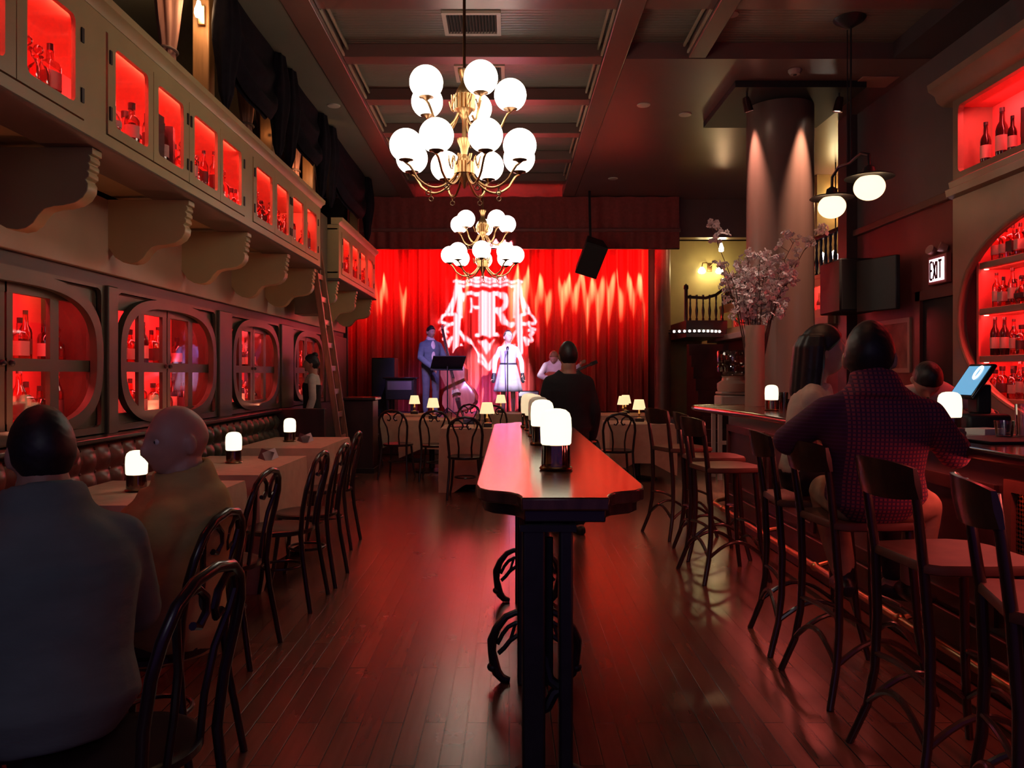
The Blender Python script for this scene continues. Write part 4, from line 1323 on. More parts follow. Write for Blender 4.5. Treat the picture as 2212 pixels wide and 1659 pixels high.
# vase of blossoms
t = thing('flower_vase', 'tall pale cylindrical vase standing at the bar corner', 'vase', (2.43, 7.88, zb))
MB().lathe([(0, 0), (.088, 0), (.094, .01), (.094, .8), (.085, .8), (.085, .02), (0, .02)], 32).build('body', M('vase_cream', (.55, .4, .28), .5), t)
BR = thing('blossom_branches', 'spray of pink white blossom branches in the tall vase', 'flowers', (2.43, 7.88, zb + .02))
rnd = random.Random(5)
TWIG = M('twig_bark', (.12, .06, .045), .8)
PET = M('blossom_petal', (.92, .74, .68), .7)
for i in range(19):
    a = rnd.uniform(-.6, PI + .6) if i % 3 else rnd.uniform(0, 2 * PI)
    sp = rnd.uniform(.1, .4)
    hh = rnd.uniform(1.15, 1.5)
    if i == 0:
        a, sp, hh = 0.15, .62, 1.72
    if i == 1:
        a, sp, hh = PI - .2, .38, 1.78
    if i == 2:
        a, sp, hh = -.2, .32, 1.6
    pts = []
    for k in range(9):
        u = k / 8
        pts.append((.06 * math.cos(a) * min(1, u * 3) + sp * math.cos(a) * u ** 2.2 + rnd.uniform(-.012, .012), (.06 * math.sin(a) * min(1, u * 3) + sp * .7 * math.sin(a) * u ** 2.2) + rnd.uniform(-.012, .012), .03 + hh * u))
    tw = MB().tube(pts, [.007 - .0005 * k for k in range(9)], 6)
    tips = []
    for q in (.64, .7, .76, .82, .87, .92, .97):
        if i < 3 and q < .85 and rnd.random() < .6:
            continue
        k = min(7, int(q * 8))
        base = V(pts[k]).lerp(V(pts[k + 1]), q * 8 - k)
        tip = base + V((rnd.uniform(-.09, .09), rnd.uniform(-.09, .09), rnd.uniform(.0, .08)))
        tw.tube([base, tip], .003, 5)
        tips.append(tip)
    br = tw.build('branch', TWIG, BR)
    fb = MB()
    for tip in tips + [V(pts[-1])]:
        for w in range(rnd.randint(5, 8)):
            c = tip + V((rnd.gauss(0, .026), rnd.gauss(0, .026), rnd.gauss(0, .026)))
            nrm = V((rnd.gauss(0, 1), rnd.gauss(0, 1) - .5, rnd.gauss(0, 1))).normalized()
            q = nrm.to_track_quat('Z', 'Y').to_matrix()
            for p in range(5):
                ang = 2 * PI * p / 5
                fb.ell(c + q @ V((.017 * math.cos(ang), .017 * math.sin(ang), .003)), (.014, .014, .004), 6, 4, q @ Euler((0, -.4, 0)).to_matrix())
    fb.build('blossom', PET, br)['kind'] = 'stuff'
# water dispenser on a white stand behind the bar corner
t = thing('water_dispenser', 'two tier glass water dispenser beside the tall vase', 'dispenser', (3.02, 10.75, .92))
MB().box(-.21, .21, -.18, .18, .0, .2).box(-.2, .2, -.17, .17, .21, .25).build('base', M('dispenser_white', (.6, .42, .34), .4), t, .03)
MB().lathe([(.2, .25), (.21, .3), (.21, .36), (.15, .4), (.14, .44), (.15, .46), (0, .46)], 28).build('collar', M('dispenser_copper', (.55, .32, .24), .3), t)
MB().lathe([(.0, .47), (.15, .47), (.21, .52), (.215, .58), (.2, .6), (.215, .63), (.215, .78), (.2, .8), (0, .8)], 28).build('bottle', glass('water_jug', (.7, .55, .52), .14), t)
t = thing('white_stand', 'white slatted stand under the glass water dispenser', 'stand', (3.02, 10.75, 0))
WH = M('stand_white', (.6, .45, .38), .45)
MB().box(-.25, .25, -.2, .2, .88, .919).build('top', WH, t, .006)
for sx in (-.22, .22):
    for sy in (-.17, .17):
        MB().box(sx - .025, sx + .025, sy - .025, sy + .025, 0, .879).build('leg', WH, t)
MB().box(-.02, .02, -.2, -.17, .5, .879).box(-.25, .25, -.2, -.17, .47, .52).build('rail', WH, t)

# ================================================================== BACK BAR
BBX = 4.0
BBM = M('back_bar_paint', (.3, .2, .13), .4, var=.1, scale=3)
t = thing('back_bar', 'tall back bar with a horseshoe niche of red-lit bottle shelves', 'back bar', (0, 0, 0))
c = (5.25, 1.86)
inn = []
for q in superell(c, 1.82, .86, 2.6, 72):
    y, z = q
    k = (z - c[1]) / .86
    y = c[1 - 1] + (y - c[0]) * (1 - .14 * max(0, -k) ** 1.5 * 1.2 - .0 * k)
    inn.append((y, z))
outr = project_rect(inn, 3.0, 7.18, .92, 2.98)
MB().ring(outr, inn, BBX, BBX + .06, 'x').build('niche_face', BBM, t, sharp=30)
MB().tube([(BBX - .004, y, z) for y, z in inn], .022, 8, True).build('niche_moulding', BBM, t)
MB().box(BBX + .34, BBX + .348, 3.0, 7.18, .92, 4.0).build('back_panel', CREAMIN, t)
for ye in (7.15, 3.0):
    MB().box(BBX + .06, BBX + .34, ye, ye + .03, .92, 4.0).build('end_panel', BBM, t)
MB().box(BBX + .061, BBX + .339, 7.1, 7.149, .93, 2.97).build('niche_lining', CREAMIN, t)
for z in (1.2, 1.56, 1.965, 2.36):
    s = MB().box(BBX + .05, BBX + .339, 3.2, 6.86 if z > 1.3 else 6.8, z - .055, z).build('shelf', BBM, t, .005)
    MB().lathe([(0, -.006), (.018, -.005), (.02, 0)], 12, (BBX + .1, 6.84 if z > 1.3 else 6.76, z - .056)).build('shelf_light', M('shelf_led', (1, .4, .3), .4, emit=(1, .25, .2), es=4), s)
MB().box(BBX + .05, BBX + .34, 6.87, 6.9, .93, 2.75).build('shelf_upright', CREAMIN, t)
MB().prism([(BBX, 2.98), (BBX - .05, 3.0), (BBX - .06, 3.06), (BBX - .02, 3.08), (BBX - .03, 3.13), (BBX, 3.15), (BBX + .34, 3.15), (BBX + .34, 2.98)], 3.0, 7.2, 'y').build('middle_cornice', BBM, t)
ui = rrect(3.3, 7.1, 3.2, 3.8, .05, 5)
MB().ring(project_rect(ui, 3.0, 7.18, 3.15, 3.86), ui, BBX, BBX + .05, 'x').build('upper_face', BBM, t, sharp=30)
MB().prism([(BBX + .34, 3.86), (BBX, 3.86), (BBX - .06, 3.9), (BBX - .08, 3.96), (BBX - .14, 4.0), (BBX - .15, 4.06), (BBX + .34, 4.06)], 2.9, 7.34, 'y').build('top_cornice', BBM, t)
MB().box(BBX + .05, BBX + .339, 3.1, 7.15, 3.16, 3.2).box(BBX + .05, BBX + .339, 3.1, 7.15, 3.8, 3.83).build('upper_shelf', CREAMIN, t)
MB().box(3.52, BBX + .34, 3.0, 7.18, .0, .919).build('base_cupboard', BARFRONT, t, .01)
MB().box(3.5, BBX, 3.0, 7.2, .88, .921).build('worktop', BARWOOD, t, .006)
for z, p in ((1.13, 2.), (1.5, 6.), (1.9, 7.), (2.3, 7.), (2.66, 7.)):
    light('shelf_strip', 'AREA', (BBX + .09, 6.0, z), p, (1, .055, .05), (BBX + .3, 6.0, z - .3), .03, 1.6)
light('shelf_strip', 'AREA', (BBX + .09, 5.9, 3.77), 16, (1, .07, .075), (BBX + .3, 5.9, 3.3), .03, 2.2)

# exit sign
t = thing('exit_sign', 'glowing EXIT sign on the wine red wall', 'sign', (4.34, 7.99, 2.45))
MB().box(-.05, .008, -.17, .17, -.14, .15).build('housing', M('exit_housing', (.45, .1, .12), .4), t, .008)
MB().box(-.054, -.0502, -.135, .135, -.11, .115).build('face', M('exit_face', (.9, .8, .85), .4, emit=(1, .72, .8), es=2.2), t)
lm = MB()
def glyph(pts_list, y0):
    for a, bq, w in pts_list:
        lm.bar((-.056, y0 - a[0], a[1]), (-.056, y0 - bq[0], bq[1]), w, .003, (1, 0, 0))
H2 = .088
glyph([((.0, -H2), (.0, H2), .024), ((0, H2), (.042, H2), .024), ((0, 0), (.036, 0), .024), ((0, -H2), (.042, -H2), .024)], .115)
glyph([((0, -H2), (.05, H2), .024), ((0, H2), (.05, -H2), .024)], .058)
glyph([((0, -H2), (0, H2), .024)], -.012)
glyph([((0, H2), (.06, H2), .024), ((.03, -H2), (.03, H2), .024)], -.04)
lm.build('lettering', M('exit_letters', (.1, .01, .02), .5), t)
for yy in (-.1, .1):
    h = MB().lathe([(0, -.05), (.035, -.045), (.045, .0), (.05, .03), (0, .035)], 18).build('emergency_lamp', M('lamp_head_pink', (.5, .2, .2), .35), t)
    h.location = (-.05, yy, .21)
    h.rotation_euler = (0, -1.2, yy * 3)
# wall speakers
t = thing('wall_speaker', 'large black speaker bracketed to the wall near the balcony', 'speaker', (4.0, 9.45, 2.42))
MB().box(-.2, .2, -.3, .3, -.3, .32).build('cabinet', BLACK, t, .02)
MB().box(-.18, .18, -.312, -.302, -.27, .29).build('grille', MATS['speaker_grille'], t)
MB().bar((.2, 0, 0), (.34, 0, 0), .08, .08).build('bracket', IRON, t)
BLACKSCR = M('screen_off', (.012, .01, .012), .5)
t = thing('wall_screen', 'black television on an arm above the woman at the bar', 'television', (4.05, 8.75, 2.4))
MB().box(-.03, .03, -.28, .28, -.3, .28).build('panel', BLACKSCR, t, .01)
MB().bar((.03, 0, 0), (.29, .1, 0), .06, .06).build('arm', IRON, t)
t.rotation_euler = (0, 0, .35)
# tray / plates seen on the wall behind the woman: pale framed print
t = thing('wall_print', 'dim pale framed print on the wall behind the checked man head', 'picture', (4.335, 9.1, 1.72))
MB().ring(rrect(-.5, .5, -.3, .3, .004, 1), rrect(-.45, .45, -.25, .25, .004, 1), -.012, .012, 'x').build('frame', M('print_frame', (.4, .25, .2), .5), t)
MB().box(-.004, .004, -.46, .46, -.26, .26).build('print', M('print_brown', (.25, .11, .09), .6, var=.5, scale=4), t)

# ================================================================== BALCONY ON THE RIGHT
struct('balcony_floor', MB().box(4.2, 6.99, 10.24, 16.9, 2.06, 2.17), BBM)
struct('wall_under_balcony', MB().box(4.4, 4.5, 10.24, 16.9, 0, 2.058), WALLRED)
t = thing('balcony_cabinet', 'red-lit glass cabinet set in the balcony front', 'cabinet', (4.2, 0, 0))
ys = [10.4, 11.3, 12.2, 13.1, 14.0, 14.9, 15.8]
for i in range(len(ys) - 1):
    a, e = ys[i], ys[i + 1]
    inr = rrect(a + .06, e - .06, 2.28, 2.6, .02, 3)
    d = MB().ring(project_rect(inr, a, e, 2.175, 2.7), inr, -.02, .01, 'x').build('door', CREAM, t)
    MB().box(-.012, -.008, a + .05, e - .05, 2.27, 2.61).build('pane', GLASSP, d)
MB().box(.38, .39, 10.4, 15.8, 2.18, 2.7).build('back_panel', CREAMIN, t)
MB().box(-.03, .4, 10.38, 15.82, 2.7, 2.75).box(.0, .39, 10.38, 15.82, 2.171, 2.22).build('body', CREAM, t)
MB().box(-.08, .02, 10.3, 15.9, 2.06, 2.168).build('cornice', M('cornice_pale', (.45, .3, .24), .5), t, .01)
light('cabinet_strip', 'AREA', (4.25, 11.6, 2.68), 8, (1, .05, .06), (4.5, 11.6, 2.3), .03, 2.2)
light('cabinet_strip', 'AREA', (4.25, 14.4, 2.68), 8, (1, .05, .06), (4.5, 14.4, 2.3), .03, 2.6)
t = thing('balustrade', 'dark turned balustrade along the balcony above red cabinet', 'railing', (4.28, 0, 2.752))
MB().box(-.04, .04, 10.3, 15.9, .5, .56).build('handrail', BLACKWOOD, t, .01)
bal = [(.025, 0), (.025, .04), (.014, .06), (.026, .14), (.03, .2), (.016, .3), (.02, .34), (.014, .38), (.022, .44), (.022, .5)]
y = 10.45
while y < 15.85:
    MB().lathe(bal, 10, (0, y, 0)).build('baluster', BLACKWOOD, t)
    y += .16
# stair landing in front of the ochre wall
struct('landing', MB().box(3.4, 4.19, 15.3, 17.29, 2.12, 2.44), WALLDK)
t = thing('landing_railing', 'dark stair landing railing silhouetted on the ochre wall', 'railing', (3.4, 15.4, 2.44))
MB().tube([(.05, 0, .46), (.4, 0, .44), (.6, 0, .5), (.76, 0, .62)], .03, 8).build('handrail', BLACKWOOD, t)
for i in range(6):
    MB().lathe(bal, 10, (.1 + .125 * i, 0, 0)).build('baluster', BLACKWOOD, t)
MB().lathe([(.035, 0), (.035, .6), (.05, .62), (.045, .68), (0, .72)], 12, (.02, 0, 0)).build('newel', BLACKWOOD, t)
t = thing('staircase', 'dark staircase rising below the landing at the stage side', 'stairs', (3.4, 14.4, 0))
for i in range(9):
    MB().box(.02, .77, -.7 + .18 * i, -.5 + .18 * i, 0, .22 * (i + 1)).build('step', BARFRONT, t)
def wall_lamp(label, loc, es, rot=0.):
    t = thing('wall_lamp', label, 'sconce', loc, rot)
    MB().box(-.05, .05, -.02, .0, -.09, .09).build('backplate', DARKBRASS, t, .006)
    for s in (-1, 1):
        a = MB().tube([(0, -.02, .02), (s * .08, -.07, .1), (s * .17, -.09, .09), (s * .19, -.09, .0)], .011, 8).build('arm', DARKBRASS, t)
        MB().lathe([(.03, .0), (.07, -.05), (.085, -.1), (.06, -.135), (0, -.15)], 18, (s * .19, -.09, 0)).build('shade', shade_mat('sconce_glow%d' % es, (1, .85, .45), es), a)
    return t
wall_lamp('twin shaded sconce glowing on the ochre wall beyond the stage', (4.35, 17.29, 3.72), 5)
light('sconce_light', 'POINT', (4.35, 16.95, 3.6), 9, (1, .8, .35), size=.12)
t = thing('bulb_bar', 'curved bar of small glowing bulbs below the stair landing', 'light fixture', (3.35, 14.98, 2.18))
arcp = [(-.35 + .085 * i, -.25 * math.sin(PI * i / 12), .0) for i in range(13)]
MB().tube(arcp, .016, 8).tube([(p[0], p[1] * .9, .05) for p in arcp], .01, 8).build('bar', IRON, t)
for i in range(1, 12):
    MB().ell((arcp[i][0], arcp[i][1] - .02, .025), .024, 10, 6).build('bulb', shade_mat('bar_bulb_glow', (1, .8, .72), 3.5), t)
MB().tube([(0, 0, .05), (0, .33, .1)], .012, 6).build('bracket', IRON, t)
t = thing('bulb_pendant', 'single bare bulb on a bracket under dark ceiling beside vase branches', 'light fixture', (4.18, 15.7, 3.87))
MB().tube([(.0, 0, .12), (0, 0, ZC - 3.87)], .01, 6).build('stem', IRON, t)
MB().lathe([(.02, .12), (.03, .08), (.05, .02), (.045, -.04), (0, -.06)], 14).build('bulb', shade_mat('bare_bulb_glow2', (1, .7, .4), 9), t)
light('bulb_light', 'POINT', (4.18, 15.6, 3.75), 9, (1, .6, .3), size=.06)
# far sconce behind the pendant lamp
wall_lamp('small sconce with a bright bulb on the far wall behind the pendant', (5.45, 12.9, 4.3), 14, 0)
struct('post_far', MB().box(5.0, 5.9, 12.93, 13.1, 2.175, ZC - .001), M('far_post_paint', (.4, .25, .1), .5, var=.1))
light('sconce_light', 'POINT', (5.45, 12.7, 4.2), 7, (1, .55, .2), size=.05)
t = thing('balcony_chandelier', 'small cluster of lit candle bulbs seen through the balcony balusters', 'light fixture', (5.0, 12.2, 3.15))
MB().tube([(0, 0, .0), (0, 0, ZC - 3.15)], .01, 6).build('stem', IRON, t)
for i in range(6):
    a = 2 * PI * i / 6
    ar = MB().tube([(0, 0, 0), (.12 * math.cos(a), .12 * math.sin(a), -.06), (.2 * math.cos(a), .2 * math.sin(a), .0)], .008, 6).build('arm', IRON, t)
    MB().lathe([(.02, .0), (.035, .05), (.03, .1), (0, .13)], 10, (.2 * math.cos(a), .2 * math.sin(a), 0)).build('bulb', shade_mat('candle_bulb_glow', (1, .9, .75), 4), ar)
# ================================================================== BOTTLES
GCL = glass('bottle_clear', (.86, .5, .46), .1)
GAM = glass('bottle_amber', (.72, .22, .1), .1)
GDK = M('bottle_dark_glass', (.035, .008, .008), .12)
GRO = glass('bottle_rose', (.9, .34, .28), .12)
LABP = M('bottle_label_cream', (.6, .42, .36), .6)
LABD = M('bottle_label_dark', (.1, .03, .03), .6)
CARD = M('carton_dark', (.07, .03, .03), .45, var=.3, scale=9)
RB = random.Random(11)
def square_rings(prof, k=.3):
    rings = []
    for w, z in prof:
        r = min(w * k, w * .98)
        rings.append([V((x, y, z)) for x, y in rrect(-w, w, -w, w, r, 3)])
    return rings
def mk_bottle(kind, gm, label_m, cap_m):
    def root(name, mb, m):
        o = mb.build(name, m)
        o.location = (0, 0, -50)
        return o
    if kind == 0:
        o = root('decanter', MB().lathe([(0, 0), (.05, 0), (.056, .01), (.058, .1), (.05, .135), (.022, .16), (.018, .185), (.028, .195), (0, .195)], 10), gm)
        MB().lathe([(0, .196), (.014, .197), (.012, .206), (.026, .222), (.028, .236), (.018, .252), (0, .256)], 10).build('stopper', gm, o)
    elif kind == 1:
        o = root('bottle', MB().loft(square_rings([(.036, 0), (.04, .008), (.04, .17), (.034, .19), (.016, .205), (.014, .25)], .3)), gm)
        MB().lathe([(0, .2505), (.0165, .2505), (.0165, .285), (0, .287)], 14).build('cap', cap_m, o)
        MB().ring(rrect(-.0415, .0415, -.0415, .0415, .012, 3), rrect(-.0407, .0407, -.0407, .0407, .012, 3), .05, .14, 'z').build('label', label_m, o)
    elif kind == 2:
        o = root('bottle', MB().lathe([(0, 0), (.034, 0), (.037, .006), (.037, .19), (.032, .215), (.017, .245), (.014, .3), (.016, .305), (0, .305)], 18), gm)
        MB().lathe([(0, .3055), (.0155, .3055), (.0155, .33), (0, .331)], 14).build('cap', cap_m, o)
        MB().lathe([(.0375, .06), (.0382, .06), (.0382, .155), (.0375, .155)], 18, cap=False).build('label', label_m, o)
    elif kind == 3:
        o = root('bottle', MB().lathe([(0, 0), (.03, 0), (.05, .03), (.058, .075), (.05, .12), (.026, .155), (.016, .175), (.015, .215), (0, .215)], 18), gm)
        MB().lathe([(0, .2155), (.02, .2155), (.022, .235), (.016, .25), (0, .252)], 14).build('stopper', cap_m, o)
        MB().lathe([(.0578, .055), (.059, .056), (.0592, .075), (.0588, .095), (.0576, .095)], 18, cap=False).build('label', label_m, o)
    elif kind == 4:
        o = root('bottle', MB().lathe([(0, 0), (.042, 0), (.045, .006), (.047, .16), (.04, .185), (.02, .2), (.018, .235), (0, .235)], 18), gm)
        MB().lathe([(0, .2355), (.023, .2355), (.024, .275), (0, .277)], 16).build('cap', cap_m, o)
        MB().lathe([(.0468, .05), (.0476, .05), (.0478, .13), (.047, .13)], 18, cap=False).build('label', label_m, o)
    else:
        o = root('carton', MB().box(-.045, .045, -.045, .045, 0, .3), CARD)
        MB().box(-.046, .046, -.046, .046, .1, .2).build('printed_band', label_m, o)
    return o
DESC = {0: 'cut-glass decanter', 1: 'square whisky bottle', 2: 'tall slim bottle', 3: 'round-bellied flask', 4: 'stout wide-shouldered bottle', 5: 'dark carton'}
SHADE = {0: 'clear', 1: 'amber', 2: 'dark', 3: 'rosy'}
PRO = {}
for k in range(6):
    for g, gm in enumerate((GCL, GAM, GDK, GRO)):
        if k == 5 and g != 2:
            continue
        if k == 0 and g in (1, 2):
            continue
        PRO[(k, g)] = mk_bottle(k, gm, (LABP, LABP, LABP, LABD)[g] if k != 5 else LABD, (CAPMAT, CAPMAT, BLACK, CAPMAT)[g])
used = set()
def put_bottle(key, loc, rz, sc, label, group, cat):
    if key in used:
        o = dup(PRO[key], loc, rz, label, group, (sc,) * 3)
    else:
        used.add(key)
        o = PRO[key]
        o.location = loc
        o.rotation_euler = (0, 0, rz)
        o.scale = (sc,) * 3
    tag(o, label, cat, group)
def fill(axis_pts, place, group, keys, smin=.95, smax=1.2):
    """axis_pts: list of rows (row word, [(x, y)], z), nearest the viewer first"""
    for row, pts, z in axis_pts:
        for i, (x, y) in enumerate(pts):
            key = RB.choice(keys)
            lab = '%s %s, %s%s %s' % (SHADE[key[1]], DESC[key[0]], ORD[i], row, place)
            if key[0] == 5:
                lab = lab.replace('dark dark', 'dark')
            cat = {0: 'decanter', 5: 'box'}.get(key[0], 'bottle')
            put_bottle(key, (x, y, z), RB.uniform(0, 6.3) if key[0] not in (1, 5) else RB.uniform(-.25, .25), RB.uniform(smin, smax), lab, group, cat)
KU = [(0, 0), (0, 3), (0, 0), (3, 0), (3, 3), (1, 0), (1, 3), (4, 0), (2, 3), (4, 1), (0, 3), (5, 2), (4, 2)]
KL = [(1, 1), (1, 0), (2, 1), (2, 2), (3, 1), (4, 0), (4, 1), (0, 0), (3, 3), (1, 3), (4, 2), (2, 3), (0, 3)]
KB = [(1, 0), (1, 1), (4, 0), (4, 3), (2, 2), (3, 3), (1, 3), (4, 1), (2, 0), (1, 2)]
pn = 0
for g in G1:
    for a, c in g:
        if c < 3.5:
            continue
        w = c - a
        fr = [(-2.45 + RB.uniform(-.012, .012), a + .07 + i * (w - .1) / 3 + RB.uniform(-.01, .01)) for i in range(4) if RB.random() < .9]
        bk = [(-2.62 + RB.uniform(-.02, .02), a + .1 + i * (w - .14) / 2 + RB.uniform(-.02, .02)) for i in range(3)]
        fill([(' in front row', fr, 2.8725), (' in back row', bk, 2.8725)], 'behind %s pane of long hanging cabinet' % ORD[pn], 'bottles in the long hanging cabinet', KU, .95, 1.18)
        pn += 1
MB().box(-2.95, -2.375, 1.94, 9.86, 2.821, 2.872).build('bottle_shelf', CREAMIN, cab1)
MB().box(-2.95, -2.375, 11.02, 13.91, 2.821, 2.872).build('bottle_shelf', CREAMIN, cab2)
pn = 0
for a, c in G2[0]:
    fr = [(-2.45, a + .08 + i * (c - a - .14) / 2 + RB.uniform(-.02, .02)) for i in range(3)]
    fill([(' in', fr, 2.8725)], '%s pane of the short hanging cabinet' % ORD[pn], 'bottles in the short hanging cabinet', KU, .95, 1.2)
    pn += 1
for y0, y1, lb in ((4.35, 5.78, 'cabinet by the dark-haired man'), (6.18, 8.0, 'cabinet above the bald man'), (8.7, 10.2, 'dim cabinet between pilasters'), (11.1, 12.7, 'cabinet behind the ladder')):
    for z, word in ((1.4705, 'upper shelf'), (1.0305, 'lower shelf')):
        st = .155
        k = int((y1 - y0) / st)
        pts = [(-3.21 + RB.uniform(-.05, .03), y0 + (i + .5) * st + RB.uniform(-.015, .015)) for i in range(k) if RB.random() < .93]
        fill([(' on', pts, z)], '%s of arched %s' % (word, lb), 'bottles in the arched wall cabinets', KL, 1.0, 1.25)
for z, word in ((1.2005, 'lowest'), (1.5605, 'second'), (1.9655, 'third'), (2.3605, 'highest')):
    fr = [(4.115 + RB.uniform(-.01, .01), 6.74 - i * .115 + RB.uniform(-.012, .012)) for i in range(6)]
    bk = [(4.235 + RB.uniform(-.01, .01), 6.68 - i * .125 + RB.uniform(-.012, .012)) for i in range(5)]
    fill([(' in front row on', fr, z), (' in back row on', bk, z)], '%s niche shelf of back bar' % word, 'bottles in the back bar niche', KB, .85, 1.0)
fill([(' from the end', [(4.13, 6.9), (4.16, 6.72), (4.12, 6.52), (4.2, 6.4), (4.12, 6.25), (4.14, 6.08), (4.18, 5.9)], 3.2005)], 'on the top compartment of back bar', 'bottles in the top compartment of the back bar',
     [(5, 2), (1, 0), (5, 2), (2, 2), (1, 3), (4, 3)], .9, 1.45)
fill([(' along', [(4.36, 10.6 + .3 * i) for i in range(6)], 2.2205)], 'the balcony cabinet near the wall speaker', 'bottles in the balcony cabinet', KL, .9, 1.1)
fill([(' along', [(4.36, 13.6 + .34 * i) for i in range(6)], 2.2205)], 'the balcony cabinet left of the column', 'bottles in the balcony cabinet', KL, .9, 1.1)
for k, o in PRO.items():
    if k not in used:
        for ch in list(o.children):
            bpy.data.objects.remove(ch)
        bpy.data.objects.remove(o)
# ================================================================== PEOPLE
def skin_m(name, c):
    return M(name, c, .5, var=.08, scale=14)
SK1 = skin_m('skin_fair', (.55, .3, .22))
SK2 = skin_m('skin_tan', (.42, .22, .15))
HAIRB = M('hair_black', (.014, .011, .013), .5, var=.3, scale=60)
HAIRN = M('hair_brown', (.16, .08, .045), .55, var=.3, scale=60)

def sstep(a, b, x):
    t = min(1, max(0, (x - a) / (b - a)))
    return t * t * (3 - 2 * t)

def gau(x, s):
    return math.exp(-(x / s) ** 2)

def head_point(d):
    """surface of a head along unit direction d (x right, y forward, z up), metres"""
    x, y, z = d
    p = V((x * .076, y * .098, z * .118))
    if z < 0:                                   # jaw narrows
        k = 1 - .28 * (-z) ** 1.3
        p.x *= k
        if y < .2:
            p.y *= 1 - .35 * (-z) ** 1.2
    p.y += .012 * gau(z + .85, .35) * max(0, y + .4)          # chin
    if y > 0:
        f = y ** 2
        p.y += .026 * f * gau(x, .17) * gau(z + .22, .2) + .014 * f * gau(x, .13) * gau(z - .02, .22)   # nose
        p.y += .006 * f * gau(z - .3, .1) * gau(x, .6)            # brow
        for s in (-1, 1):
            p.y -= .013 * f * gau(x - s * .4, .2) * gau(z - .1, .13)   # eye sockets
            p.y += .006 * f * gau(x - s * .45, .22) * gau(z + .22, .2)   # cheeks
        p.y += .008 * f * gau(x, .3) * gau(z + .5, .06) + .008 * f * gau(x, .26) * gau(z + .62, .06) - .006 * f * gau(x, .3) * gau(z + .56, .03)   # lips
        p.y -= .006 * f * gau(z - .75, .4)
    else:
        p.y -= .008 * gau(z - .2, .5)
    return p

def dirs(n, k):
    out = []
    for i in range(k + 1):
        a = PI * min(max(i / k, .012), .988)
        out.append([V((math.sin(a) * math.sin(2 * PI * j / n), math.sin(a) * math.cos(2 * PI * j / n), -math.cos(a))) for j in range(n)])
    return out

